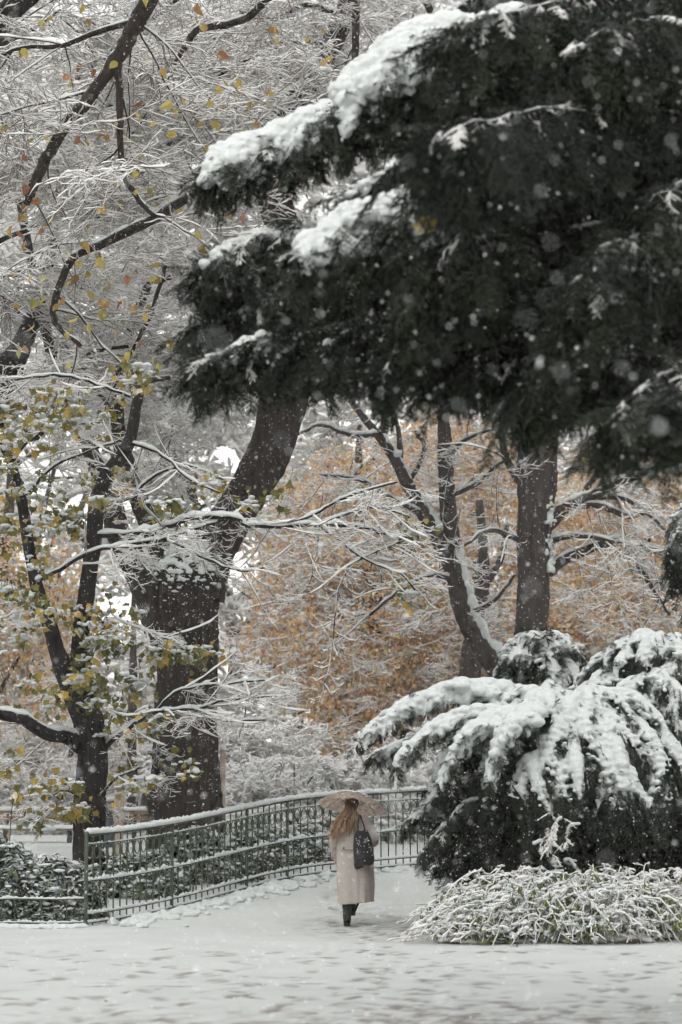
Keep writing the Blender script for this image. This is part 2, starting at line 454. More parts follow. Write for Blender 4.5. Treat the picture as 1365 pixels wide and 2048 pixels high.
def make_ground():
    xs = np.concatenate([np.array([-160, -90, -50, -30, -20, -14, -10, -8, -6.5]), np.arange(-5.6, 5.61, .05), np.array([6.5, 8, 10, 14, 20, 30, 50, 90, 160])])
    ys = np.concatenate([np.array([-30, -15, -5, 3, 8, 12, 14.5]), np.arange(15.8, 29, .06), np.arange(29, 41, .1), np.array([42, 43.5, 45, 47, 50, 54, 60, 68, 80, 100, 130, 170, 220])])
    X, Y = np.meshgrid(xs, ys)
    Z = hgt(X, Y)
    rng = np.random.default_rng(8)
    dirt = np.zeros_like(Z)
    def lf(k, seed):
        r = np.random.default_rng(seed); out = np.zeros_like(X)
        for _ in range(9):
            kx, ky = r.normal(size=2) * k; out += np.sin(X * kx + Y * ky + r.random() * 6.28)
        return out / 3
    und = lf(1.6, 1) * .008 + lf(5, 2) * .003
    und2 = rng.normal(size=Z.shape) * .0012
    near = ((np.abs(X) < 5.6) & (Y > 15.5) & (Y < 41))
    Z = Z + np.where(near, und + und2, 0)
    for (x, y, a, d, k) in footprints():
        i0, i1 = np.searchsorted(ys, [y - .55, y + .55]); j0, j1 = np.searchsorted(xs, [x - .45, x + .45])
        if i1 <= i0 or j1 <= j0: continue
        dx = X[i0:i1, j0:j1] - x; dy = Y[i0:i1, j0:j1] - y
        l = dx * math.cos(a) + dy * math.sin(a); q = -dx * math.sin(a) + dy * math.cos(a)
        zf = (.6 + .8 * ((x * 7.3 + y * 3.1) % 1)); r2 = np.sqrt((l / (.17 * zf)) ** 2 + (q / (zf * .046 + .012 * np.sin(l * 14))) ** 2)
        pit = np.clip(1.25 - r2, 0, 1) ; pit = np.clip(pit * 2.2, 0, 1)
        rim = np.exp(-((r2 - 1.45) / .3) ** 2) * .35
        Z[i0:i1, j0:j1] += -pit * d + rim * d * .6
        dirt[i0:i1, j0:j1] = np.maximum(dirt[i0:i1, j0:j1], pit * k * rng.uniform(.6, 1.3, pit.shape))
    # trodden, slushy stretches: where people leave the square for the path, and the near centre
    def zone(cx, cy_, sx, sy): return np.exp(-(((X - cx) / sx) ** 2 + ((Y - cy_) / sy) ** 2))
    slush = 1.0 * zone(.55, 31.4, .9, 2.0) + 1.0 * zone(1.0, 17.9, 1.5, 1.7) + .3 * zone(0, 17.6, 4, 1.5) + .25 * zone(.2, 34.5, .6, 2.5) 
    br = np.clip(.1 + .5 * lf(8, 5) + .7 * lf(22, 6) + .5 * rng.normal(size=Z.shape), 0, 1.5)
    dirt = np.clip(dirt + slush * br, 0, 1)
    n0, n1 = X.shape
    V = np.stack([X, Y, Z], -1).reshape(-1, 3)
    i = np.arange(n0 - 1)[:, None] * n1; j = np.arange(n1 - 1)[None, :]
    Q = np.stack([i + j, i + j + 1, i + n1 + j + 1, i + n1 + j], -1).reshape(-1, 4)
    g = Geo(); g.add(V, Q, None, dirt.ravel())
    m, t, b = newmat('ground_snow')
    a = t.nodes.new('ShaderNodeAttribute'); a.attribute_name = 'var'
    n = noise(t, 7, 6, .7); n2 = noise(t, 1.1, 4, .6)
    clean = ramp(t, n2.outputs[0], [(.3, (.425, .44, .43)), (.7, (.49, .505, .494))])
    mud = ramp(t, n.outputs[0], [(.3, (.07, .055, .047)), (.7, (.23, .20, .185))])
    f = mathn(t, 'MULTIPLY', n.outputs[0], .9); f = mathn(t, 'ADD', f.outputs[0], .45); f = mathn(t, 'MULTIPLY', f.outputs[0], a.outputs['Fac'], True)
    x = mixc(t, f.outputs[0], clean.outputs[0], mud.outputs[0])
    t.links.new(x.outputs[2], b.inputs['Base Color']); b.inputs['Roughness'].default_value = .7
    bump(t, b, n.outputs[0], .5, .03)
    o = build(g, 'ground', m)
    tag(o, kind='structure', label='snow covered square and path trodden with footprints')
make_ground()

# ------------------------------------------------------------------ source meshes for twigs, leaves, needles
def twig_cluster(seed, L=1.3, nsub=11, nter=4, droop=.25, hook=0.0, r0=.011, snow=(.013, .026), subL=.6, up=.15, jit=1.0, rk=1.0, dz=(-.35, .5)):
    rng = np.random.default_rng(seed); gb, gs = Geo(), Geo()
    def seg(P, ra, rb):
        rr = np.linspace(ra, rb, len(P)) * rk; tube(gb, P, rr, 3, rng.random(), cap=False)
        snowcap(gs, P, rr, snow[0], snow[1], rng)
    A = grow((0, 0, 0), (1, 0, up), L, 8, rng, droop, .35 * jit, hook); seg(A, r0, .006)
    for i in range(nsub):
        f = rng.uniform(.08, 1); p = A[min(7, int(f * 7))] * 1.0
        k = min(6, int(f * 7)); p = A[k] + (A[k + 1] - A[k]) * (f * 7 - k if f * 7 - k < 1 else 1)
        ang = rng.uniform(-1.5, 1.5); d = np.array((math.cos(ang), math.sin(ang), rng.uniform(*dz)))
        S = grow(p, d, subL * rng.uniform(.5, 1.2), 6, rng, droop, .45 * jit, hook); seg(S, .0075, .005)
        for j in range(nter):
            q = S[rng.integers(1, 6)]; ang2 = ang + rng.uniform(-1.3, 1.3)
            d2 = np.array((math.cos(ang2), math.sin(ang2), rng.uniform(-.4, .6)))
            seg(grow(q, d2, subL * rng.uniform(.2, .55), 5, rng, droop, .5 * jit, hook), .0058, .0045)
    return gb, gs

def make_pair(prefix, n, mb, ms, **k):
    B, S = [], []
    for i in range(n):
        gb, gs = twig_cluster(hash(prefix) % 1 + 100 * len(prefix) + i * 7, **k)
        B.append(gb.mesh(f'{prefix}_twig_{i}', mb)); S.append(gs.mesh(f'{prefix}_snow_{i}', ms, True))
    return B, S
FINE = make_pair('fine', 7, M['twig_red'], M['snow'], L=1.5, nsub=13, nter=6, droop=.30, hook=.05, jit=.95, subL=.8, snow=(.0095, .0165), rk=.85)
HOOK = make_pair('hooked', 6, M['twig'], M['snow'], L=1.3, nsub=9, nter=3, droop=.5, hook=.5, subL=.8, jit=.75, snow=(.010, .018), up=.1, rk=.8, dz=(-.8, .4))
WIDE = make_pair('wide', 6, M['twig_red'], M['snow'], L=1.5, nsub=13, nter=5, droop=.25, jit=1.1, snow=(.024, .042), r0=.012, rk=.5)

def leaf_outline(kind):
    if kind == 'maple':
        a = [(0, -.02), (.12, .10), (.42, -.02), (.36, .22), (.52, .40), (.30, .46), (.22, .62), (.10, .58), (0, 1.0)]
    elif kind == 'linden':
        a = [(0, 0), (.28, .05), (.38, .32), (.26, .64), (.08, .88), (0, 1.05)]
    elif kind == 'laurel':
        a = [(0, 0), (.14, .18), (.19, .5), (.12, .82), (0, 1.0)]
    else:
        a = [(0, 0), (.13, .3), (.12, .62), (0, 1.0)]
    return a
def leaf(g, base, d, side, size, kind, var, fold=.25, curl=.15):
    """leaf blade: two halves folded on the midrib"""
    a = leaf_outline(kind); d = nrm(d); side = nrm(side - d * np.dot(side, d)); nn = np.cross(side, d)
    n = len(a)
    mid = [base + d * y * size - nn * curl * size * y * y for (x, y) in a]
    V = list(mid); T = []
    for s in (1, -1):
        o = len(V)
        for (x, y) in a: V.append(base + side * s * x * size + d * y * size + nn * (fold * x - curl * y * y) * size)
        for k in range(n - 1):
            if a[k][0] > 0: T.append((k, o + k, o + k + 1) if s > 0 else (k, o + k + 1, o + k))
            T.append((k, o + k + 1, k + 1) if s > 0 else (k, k + 1, o + k + 1))
    g.add(np.array(V), None, T, var)
def leaf_cluster(seed, kind, n, size, spread, hang=.8, zs=1.0, vmin=0, vmax=1):
    rng = np.random.default_rng(seed); g = Geo()
    for _ in range(n):
        p = rng.normal(size=3) * spread * np.array((1, 1, zs)); d = nrm(rng.normal(size=3) * (1 - hang * .6) + np.array((0, 0, -hang * 1.5)))
        leaf(g, p, d, nrm(rng.normal(size=3) + 1e-3), size * rng.uniform(.6, 1.2), kind, rng.uniform(vmin, vmax), .3, rng.uniform(.05, .4))
    return g
OR_L = [leaf_cluster(40 + i, 'linden', 40, .095, .27, .85, 1.2).mesh(f'orange_leaves_{i}', M['orange'], False) for i in range(6)]
PK_L = [leaf_cluster(60 + i, 'small', 40, .12, .24, .95, 1.4).mesh(f'pink_leaves_{i}', M['pink'], False) for i in range(4)]
MP_L = [leaf_cluster(80 + i, 'maple', 13, .13, .13, .75, .8).mesh(f'maple_leaves_{i}', M['maple'], False) for i in range(5)]

def frond(seed, L=.42, n=13, sub=.17, need=.03, mat=None):
    """a flat evergreen spray along +X, needles in pairs, tips drooping"""
    rng = np.random.default_rng(seed); g = Geo()
    A = grow((0, 0, 0), (1, 0, .05), L, 9, rng, .28, .12)
    tube(g, A, np.linspace(.006, .002, 9), 3, .1, cap=False)
    def needles(P, rr):
        T = tangents(P); m = len(P)
        for k in range(m):
            for s in (-1, 1):
                sd = nrm(np.cross(T[k], (0, 0, 1)) + 1e-6) * s
                d = nrm(T[k] * .8 + sd * .9 + np.array((0, 0, rng.uniform(-.35, .25)))) * need * rng.uniform(.7, 1.3)
                wv = nrm(np.cross(d, (rng.normal(), rng.normal(), 1))) * .0042
                g.add([P[k] - wv, P[k] + wv, P[k] + d], None, [(0, 1, 2)], rng.uniform(.2, 1) * rr)
    for i in range(n):
        f = (i + .6) / n; k = min(7, int(f * 8)); p = A[k] + (A[k + 1] - A[k]) * (f * 8 - k)
        for s in (-1, 1):
            l = sub * (1.15 - .75 * f) * rng.uniform(.6, 1.15)
            P = grow(p, (.75, s * .8, rng.uniform(-.15, .12)), l, 6, rng, .35, .2)
            tube(g, P, np.linspace(.0035, .0015, 6), 3, .3, cap=False)
            needles(P, .65 + .35 * f)
    needles(A, .9)
    return g
FR = [frond(200 + i).mesh(f'frond_{i}', M['needle'], False) for i in range(6)]
def snow_frond(seed, L=.42, n=12, sub=.17):
    rng = np.random.default_rng(seed); g = Geo(); A = grow((0, 0, 0), (1, 0, .05), L, 9, rng, .28, .12); snowcap(g, A, .004, .010, .014, rng, SEC3, .4, .0)
    for i in range(n):
        f = (i + .6) / n; k = min(7, int(f * 8)); p = A[k] + (A[k + 1] - A[k]) * (f * 8 - k)
        for s in (-1, 1):
            if rng.random() < .25: continue
            P = grow(p, (.75, s * .8, rng.uniform(-.1, .15)), sub * (1.15 - .75 * f) * rng.uniform(.5, 1.1), 5, rng, .35, .2); snowcap(g, P, .003, .0085, .012, rng, SEC3, .5, .0)
    return g
FRS = [snow_frond(200 + i).mesh(f'snowy_frond_{i}', M['snow'], True) for i in range(6)]
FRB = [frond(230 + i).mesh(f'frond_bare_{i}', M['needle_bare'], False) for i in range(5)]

# ------------------------------------------------------------------ deciduous trees
def px_path(pts, n=None, jit=0.0, rng=RNG):
    """pts: (u, v, depth, half width in px) -> world points and radii"""
    P = np.array([at(p[0], p[1], p[2]) for p in pts]); Rr = np.array([p[3] * pxm(p[2]) for p in pts])
    if n is None: n = max(6, int(np.linalg.norm(np.diff(P, axis=0), axis=1).sum() / .12))
    C = catmull(np.hstack([P, Rr[:, None]]), n)
    if jit: C[1:-1, :3] += rng.normal(size=(n - 2, 3)) * jit
    return C[:, :3], np.clip(C[:, 3], .004, None)

class Tree:
    def __init__(s, name, label, base, bark, snow=True, cat='tree', group=None, seed=1):
        s.root = thing(name, label, cat, base, group); s.bark = bark; s.rng = np.random.default_rng(seed)
        s.lines = []; s.gb = Geo(); s.gs = Geo(); s.tw = []
    def trunk(s, pts, sides=20, name='trunk', rough=.05, snow=None, ridges=9, world=False):
        P, Rr = pts if world else px_path(pts)
        g = Geo(); tube(g, P, Rr, sides, .5, rough, s.rng, True, ridges)
        part(g, name, s.bark, s.root)
        if snow: 
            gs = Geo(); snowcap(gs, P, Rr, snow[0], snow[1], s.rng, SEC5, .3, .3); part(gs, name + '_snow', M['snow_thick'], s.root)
        return P, Rr
    def limb(s, pts, sides=9, snow=(.9, .8), smin=.016, feed=True):
        P, Rr = px_path(pts, None, .008, s.rng)
        g = Geo(); tube(g, P, Rr, sides, .5, .06, s.rng); o = part(g, 'limb', s.bark, s.root)
        gs = Geo()
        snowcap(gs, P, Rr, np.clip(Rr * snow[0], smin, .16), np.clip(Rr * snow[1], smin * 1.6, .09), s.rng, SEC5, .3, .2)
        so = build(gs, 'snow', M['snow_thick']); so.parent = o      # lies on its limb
        if feed: s.lines.append((P, Rr))
        return P, Rr
    def secondaries(s, spacing, Lr, droop=.3, hook=0, r=(.022, .008), bias=(0, 0, .15), t0=.15, snow=(.02, .034), flat=.6, lines=None):
        new = []
        for P, Rr in (lines or s.lines):
            seg = np.linalg.norm(np.diff(P, axis=0), axis=1); tot = seg.sum(); cum = np.concatenate([[0], np.cumsum(seg)])
            for _ in range(max(1, int(tot * (1 - t0) / spacing))):
                f = s.rng.uniform(t0, 1) * tot; k = min(len(P) - 2, np.searchsorted(cum, f) - 1); k = max(k, 0)
                T = nrm(P[k + 1] - P[k]); d = nrm(s.rng.normal(size=3) * np.array((1, 1, flat)) + T * .7 + np.array(bias))
                L = s.rng.uniform(*Lr); n = max(6, int(L / .2))
                if P[k][2] > CROWN_TOP * P[k][1] / 40 - .35 and s.rng.random() < .85: continue
                Q = grow(P[k], d, L, n, s.rng, droop * 4 / n, .22, hook * 4 / n)
                ra = min(r[0] * L / Lr[1], Rr[k] * .8); rr = np.linspace(ra, r[1], n)
                tube(s.gb, Q, rr, 5, .5); snowcap(s.gs, Q, rr, snow[0], snow[1], s.rng, SEC3, .3, .2)
                new.append((Q, rr))
        return new
    def twigs(s, lines, spacing, scale=(.7, 1.2), t0=.1, back=False):
        for P, Rr in lines:
            seg = np.linalg.norm(np.diff(P, axis=0), axis=1); tot = seg.sum(); cum = np.concatenate([[0], np.cumsum(seg)])
            for _ in range(max(1, int(tot / spacing))):
                f = s.rng.uniform(t0, 1) * tot; k = max(0, min(len(P) - 2, np.searchsorted(cum, f) - 1))
                T = P[k + 1] - P[k]; az = math.atan2(T[1], T[0]) + s.rng.normal() * .9
                if back: az = math.pi / 2 + s.rng.normal() * .8
                p = P[k] + T * ((f - cum[k]) / (seg[k] + 1e-9))
                if p[2] > CROWN_TOP * p[1] / 40 + .2 and s.rng.random() < .9: continue
                s.tw.append((p, az, s.rng.uniform(*scale)))
    def finish(s, kind, key):
        print('TREE', s.root.name, len(s.tw))
        if s.gb.n: part(s.gb, 'branches', s.bark, s.root, True, 'stuff'); part(s.gs, 'branch_snow', M['snow'], s.root, True, 'stuff')
        if s.tw:
            n = len(s.tw); pts = [t[0] for t in s.tw]
            rots = np.stack([s.rng.normal(size=n) * .12, s.rng.normal(size=n) * .2, np.array([t[1] for t in s.tw])], -1)
            sc = np.array([t[2] for t in s.tw]); sc = np.stack([sc, sc * np.where(s.rng.random(n) < .5, 1, -1), sc], -1)
            idx = s.rng.integers(0, len(kind[0]), n)
            scatter('twigs', key + '_b', kind[0], pts, rots, sc, idx, s.root)
            scatter('twig_snow', key + '_s', kind[1], pts, rots, sc, idx, s.root)
    def leaves(s, meshes, key, pts, scale=(.7, 1.2), name='leaves'):
        n = len(pts); rots = np.stack([s.rng.normal(size=n) * .2, s.rng.normal(size=n) * .2, s.rng.random(n) * 6.28], -1)
        scatter(name, key, meshes, pts, rots, s.rng.uniform(*scale, n), s.rng.integers(0, len(meshes), n), s.root)

def line_point(lines, rng):
    P, _ = lines[rng.integers(len(lines))]; k = rng.integers(max(1, len(P) // 4), len(P)); return P[k]

def base_at(u, Y):
    x = (u - CX) / FPX * Y; return (x, Y, float(hgt(x, Y)))

# ---- the big two-stemmed tree behind the railing
bt = Tree('big_tree', 'massive dark forked trunk behind the green railing, its snowy crown filling the sky', base_at(372, 45), M['bark_big'], seed=21)
bt.trunk([(374, 1695, 45, 78), (372, 1640, 45, 70), (370, 1560, 45, 66), (371, 1450, 45, 64), (377, 1350, 45, 60), (374, 1270, 45, 61), (372, 1205, 45, 64), (384, 1150, 45, 58), (400, 1100, 45, 44)], 84, rough=.03, ridges=22)
bt.trunk([(395, 1190, 45, 52), (420, 1110, 45, 46), (462, 1040, 45, 42), (512, 955, 45, 42), (545, 890, 45, 42), (568, 800, 45, 46), (588, 660, 45, 42), (565, 460, 45.5, 36), (528, 300, 45.5, 28), (548, 240, 45.5, 24), (620, 160, 45.5, 23), (672, 70, 45, 21), (702, -15, 45, 21), (705, -200, 45, 18), (660, -380, 45, 12)], 60, 'limb', .03, None, 18)
bt.trunk([(352, 1300, 45, 46), (326, 1235, 45, 44), (292, 1170, 45, 34), (262, 1115, 45, 28), (240, 1070, 45, 24), (222, 1005, 45, 20), (180, 900, 45, 16), (120, 760, 45, 13), (70, 560, 44, 10), (40, 400, 44, 8)], 14, 'limb', .05)
bt.trunk([(345, 1170, 45, 30), (318, 1090, 45, 22), (292, 1030, 45, 20), (258, 945, 45, 17), (235, 840, 45, 14), (250, 700, 45, 11), (300, 560, 45, 8)], 14, 'limb', .05)
for L_ in ([(690, -260, 39, 20), (520, -240, 38, 20), (400, -130, 37, 19), (310, -20, 36, 18), (265, 62, 36, 17), (236, 112, 36, 16), (180, 195, 36, 14), (138, 242, 36, 13), (95, 312, 36, 12), (68, 370, 36, 10), (54, 408, 36, 8)],
           [(236, 112, 36, 8), (240, 200, 36, 7.5), (244, 330, 36, 7), (278, 398, 36, 6), (312, 434, 36, 5)],
           [(705, -120, 40, 12), (620, -60, 39, 11), (545, -10, 39, 9), (480, 42, 39, 8), (400, 58, 39, 8), (372, 92, 39, 7), (335, 155, 39, 5), (322, 195, 39, 4)],
           [(716, -60, 44, 9), (712, 40, 44, 8), (708, 140, 44, 7), (690, 230, 44, 5)],
           [(560, 330, 39, 16), (470, 350, 38.5, 15), (388, 380, 38, 14), (300, 440, 37, 13), (220, 480, 37, 11), (156, 508, 37, 9), (130, 545, 37, 8), (108, 610, 37, 7), (116, 652, 37, 6), (162, 692, 37, 4)],
           [(262, 45, 36, 7), (200, 62, 36, 6), (120, 92, 36, 5), (40, 96, 36, 4), (-40, 130, 36, 3)],
           [(335, 520, 39, 4.5), (305, 620, 39, 4), (270, 692, 39, 3.5), (225, 760, 39, 3)],
           [(690, 30, 45, 8), (610, 10, 45.5, 7), (540, 40, 46, 5), (470, 20, 46, 4)],
           [(660, 95, 45.5, 7), (590, 80, 46, 6), (520, 90, 46.5, 4), (440, 60, 47, 3)],
           [(620, 160, 45, 7), (540, 120, 45, 6), (470, 130, 45, 5), (420, 170, 45, 4)],
           [(590, 640, 45, 12), (480, 560, 45, 9), (400, 540, 45, 7), (320, 560, 45, 5)],
           [(555, 800, 46, 10), (480, 760, 47, 8), (400, 770, 47.5, 6), (320, 800, 48, 4)],
           [(700, -200, 45, 12), (560, -160, 46, 10), (420, -60, 47, 8), (280, 60, 48, 6), (150, 160, 48, 4)],
           [(240, 840, 45, 9), (140, 700, 46, 8), (60, 640, 47, 6), (-40, 560, 48, 4)],
           [(180, 195, 40, 6), (230, 215, 40.5, 5), (330, 225, 41, 4), (420, 230, 41, 3)],
           [(545, 245, 45.5, 9), (440, 250, 46, 7), (330, 290, 47, 6), (200, 330, 47, 5), (60, 350, 47, 4)],
           [(705, -200, 46, 12), (800, -120, 48, 10), (860, 20, 49, 8), (900, 140, 49, 5)],
           [(588, 660, 46, 12), (700, 600, 48, 10), (820, 600, 49, 8), (960, 650, 50, 5)]):
    bt.limb(L_)
sec = bt.secondaries(.48, (1.0, 2.8), .28, 0, (.022, .007), (0, 1.1, .05))
bt.twigs(sec, .40, (.7, 1.25)); bt.twigs(bt.lines, .6, (.6, 1.0), back=True)
bt.tw = [t for t in bt.tw if t[0][1] > 38.5 or bt.rng.random() < .3]      # most of the fine growth stands behind the near limbs
bt.finish(FINE, 'fine')
# snow lodged in the fork
B = []
for _ in range(420):
    v = 1085 + abs(RNG.normal()) * 62; f = RNG.uniform(-.95, .95); uc = np.interp(v, [1080, 1150, 1200, 1270, 1350], [392, 372, 368, 374, 377]); hw = np.interp(v, [1080, 1150, 1200, 1270, 1350], [40, 72, 74, 62, 60])
    rw = hw * pxm(45); p = at(uc + f * hw, v, 45); p[1] -= rw * math.sqrt(1 - f * f) * .98; r = RNG.uniform(.012, .045) * (1.3 if v < 1150 else .8)
    if v > 1170 and RNG.random() < .5: continue
    B.append((*p, r * RNG.uniform(1, 2.2), r * .7, r * RNG.uniform(.5, .9)))
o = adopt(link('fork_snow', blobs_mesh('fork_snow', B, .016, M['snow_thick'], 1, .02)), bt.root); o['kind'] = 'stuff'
# leaves still hanging in the crown: each one a part
lm = []
for i in range(8):
    rng = np.random.default_rng(300 + i); g = Geo(); c = i / 7
    leaf(g, np.zeros(3), np.array((rng.normal() * .25, rng.normal() * .25, -1.)), np.array((1., rng.normal() * .6, 0)), 1.0, 'linden', c, .3, .3)
    lm.append(g.mesh(f'linden_leaf_{i}', M['linden'], False))
cand = []
for P, Rr in sec + bt.lines:
    for k in range(1, len(P)): cand.append(P[k])
cand = np.array(cand)
front = cand[cand[:, 1] < 44]
leaf_c = []
rl = np.random.default_rng(77)
for (u, v, n, sp, c) in ((60, 60, 9, 40, 6), (290, 85, 4, 50, 4), (280, 230, 9, 60, 4), (300, 350, 10, 70, 4), (225, 250, 6, 25, 3), (420, 215, 12, 60, 4), (240, 160, 4, 30, 4), (200, 400, 9, 50, 5),
                         (40, 450, 12, 35, 1), (30, 560, 12, 40, 5), (230, 510, 12, 45, 4), (60, 400, 10, 40, 1), (190, 600, 10, 60, 4), (160, 540, 8, 40, 2), (430, 220, 8, 40, 5), (580, 60, 12, 60, 4), (480, 280, 9, 60, 4), (400, 430, 8, 50, 3), (150, 300, 10, 60, 2), (240, 640, 10, 50, 4), (270, 720, 8, 30, 4), (120, 200, 8, 70, 2), (330, 40, 6, 70, 2), (500, 170, 8, 60, 4), (360, 300, 8, 70, 5), (90, 680, 9, 60, 5)):
    for _ in range(n): leaf_c.append((u + rl.normal() * sp, v + rl.normal() * sp * .8, c))
for i, (u, v, c) in enumerate(leaf_c):
    p = at(u, v, rl.uniform(34.5, 39.5))
    d = np.linalg.norm(front - p, axis=1); p = p * .5 + front[d.argmin()] * .5 if d.min() < .5 else p
    o = link('leaf', lm[int(np.clip(c + rl.integers(-1, 2), 0, 7))], None, p); o.rotation_euler = (rl.normal() * .5, rl.normal() * .5, rl.random() * 6.28)
    s = rl.uniform(.12, .21); o.scale = (s, s, s)
    adopt(o, bt.root)

# ---- the maple just behind the railing
mp = Tree('maple_tree', 'young maple with two dark stems and snowy green-yellow leaves, beside the railing end post', base_at(180, 36), M['bark_dark'], seed=31)
mp.trunk([(176, 1760, 36, 34), (178, 1690, 36, 30), (180, 1620, 36, 31), (184, 1560, 36, 30), (188, 1500, 36, 30), (178, 1450, 36, 33), (170, 1415, 36, 26)], 44, rough=.05, ridges=14)
mp.trunk([(172, 1450, 36, 24), (140, 1375, 36, 20), (116, 1310, 36, 17), (100, 1250, 36, 15), (76, 1180, 36, 13), (60, 1100, 36, 11), (44, 1000, 36, 10), (24, 930, 36, 8), (-10, 870, 36, 6)], 12, 'limb', .05)
mp.trunk([(182, 1455, 36, 24), (164, 1350, 36, 21), (162, 1270, 36, 18), (175, 1180, 36, 16), (188, 1080, 36, 16), (196, 1000, 36, 17), (218, 945, 36, 17), (258, 885, 36, 13), (276, 800, 36, 10), (292, 765, 36, 7), (340, 755, 36, 5)], 12, 'limb', .05)
mp.limb([(165, 1495, 36, 18), (130, 1470, 35.7, 17), (95, 1466, 35.5, 15), (50, 1440, 35.3, 14), (0, 1427, 35.2, 13), (-70, 1415, 35, 12)], 12, (.9, .75))
for L_ in ([(66, 1165, 36, 7), (110, 1145, 35.6, 7), (180, 1105, 35.4, 6.5), (250, 1092, 35.2, 6), (330, 1078, 35, 5.5), (400, 1055, 35, 5), (440, 1040, 35, 4)],
           [(190, 1070, 36, 9), (270, 1068, 35.4, 8), (340, 1052, 35.2, 8), (385, 1036, 35, 8), (460, 1034, 35, 8), (500, 1050, 35, 8), (560, 1053, 35, 7), (640, 1050, 35, 7), (700, 1052, 35, 6), (760, 1064, 35, 5), (815, 1075, 35, 4)],
           [(560, 1053, 35, 5), (620, 1032, 35, 5), (665, 1008, 35, 4.5), (720, 985, 34.8, 4), (795, 964, 34.6, 3)],
           [(640, 1050, 35, 4), (700, 1025, 35, 4), (760, 1015, 35.2, 3.5), (820, 1035, 35.2, 3)],
           [(640, 1050, 35, 4), (690, 1090, 35, 4), (740, 1125, 35, 3.5), (800, 1145, 35, 3), (835, 1190, 35, 2.5)],
           [(700, 1128, 35, 3.5), (760, 1100, 35, 3), (815, 1080, 35, 2.5)],
           [(330, 1078, 35, 4), (400, 1110, 35, 4), (470, 1140, 35, 3.5), (530, 1135, 35, 3)],
           [(205, 1500, 36, 9), (250, 1462, 35.6, 7), (310, 1425, 35.4, 6), (390, 1420, 35.2, 5), (450, 1440, 35, 4), (530, 1440, 35, 3)],
           [(310, 1425, 35.4, 5), (360, 1380, 35.2, 4), (440, 1370, 35, 4), (530, 1360, 35, 3)],
           [(390, 1420, 35.2, 4), (450, 1400, 35, 4), (520, 1395, 35, 3), (590, 1390, 35, 2.5)],
           [(100, 1250, 36, 6), (50, 1200, 36, 5), (0, 1170, 36, 4), (-50, 1170, 36, 3)],
           [(44, 1000, 36, 6), (100, 940, 36, 5), (170, 905, 36, 4), (240, 880, 36, 3)],
           [(24, 930, 36, 6), (60, 880, 36, 5), (120, 850, 36, 4), (200, 845, 36, 3)],
           [(196, 1000, 36, 7), (250, 1000, 36, 6), (300, 960, 36, 5), (370, 930, 36, 4), (450, 960, 36, 3)],
           [(258, 885, 36, 6), (320, 905, 35.8, 5), (380, 960, 35.6, 4), (440, 985, 35.4, 3)],
           [(276, 800, 36, 5), (200, 770, 36, 4), (120, 750, 36, 4), (30, 760, 36, 3)],
           [(162, 1270, 36, 6), (220, 1240, 35.8, 5), (290, 1260, 35.6, 4), (360, 1290, 35.4, 3)],
           [(180, 1620, 36, 6), (230, 1560, 35.8, 4), (280, 1535, 35.6, 3)],
           [(175, 1600, 36, 5), (130, 1580, 35.8, 4), (90, 1600, 35.6, 3)]):
    mp.limb([(a, b, c, d * .62) for a, b, c, d in L_], 6, (1.25, 1.9), .016)
long_ = [l for l in mp.lines if l[0][-1][0] > -1.4]
sec = mp.secondaries(.22, (.35, 1.1), .5, .45, (.009, .005), (.05, .1, -.05), snow=(.018, .03))
mp.twigs(sec, .9, (.3, .55)); mp.twigs(mp.lines, .9, (.3, .5))
def ribs(t, path, n, L, Y):
    """a weeping stem with side twigs that sag and turn up at their tips"""
    P, _ = px_path([(a, b, Y, 1) for a, b in path], None, .01, t.rng); rr = np.linspace(.010, .005, len(P)); tube(t.gb, P, rr, 5, .5); snowcap(t.gs, P, rr, .011, .016, t.rng, SEC3, .4, -.5)
    for i in range(n):
        k = t.rng.integers(1, len(P)); a = t.rng.choice([0, math.pi]) + t.rng.normal() * .6; l = L * t.rng.uniform(.4, 1.1); d = np.array((math.cos(a), math.sin(a) * .7, 0))
        q1, q2 = t.rng.uniform(.05, .7, 2); C = catmull([P[k], P[k] + d * l * .35 + (0, 0, -l * q1 * .7), P[k] + d * l * .7 + (0, 0, -l * q1), P[k] + d * l + (0, 0, -l * (q1 - .45 * q2))], 9) + t.rng.normal(size=(9, 3)) * .010; C[0] = P[k]
        r2 = np.linspace(.006, .004, 9); tube(t.gb, C, r2, 4, .5); snowcap(t.gs, C, r2, .0095, .017, t.rng, SEC3, .35, .0)
ribs(mp, [(700, 1128), (678, 1180), (668, 1260), (655, 1350), (638, 1410)], 22, .42, 35.2)
ribs(mp, [(640, 1050), (632, 1110), (618, 1170)], 8, .4, 35.4)
ribs(mp, [(760, 1064), (752, 1110), (765, 1160)], 8, .4, 35.2)
mp.finish(HOOK, 'hooked')
mlm = []
for i in range(10):
    rng = np.random.default_rng(400 + i); g = Geo()
    leaf(g, np.zeros(3), np.array((rng.normal() * .3, rng.normal() * .3, -1.)), np.array((1., rng.normal() * .5, 0)), 1.0, 'maple', i / 9, .35, .35)
    mlm.append(g.mesh(f'maple_leaf_{i}', M['maple'], False))
rl = np.random.default_rng(78)
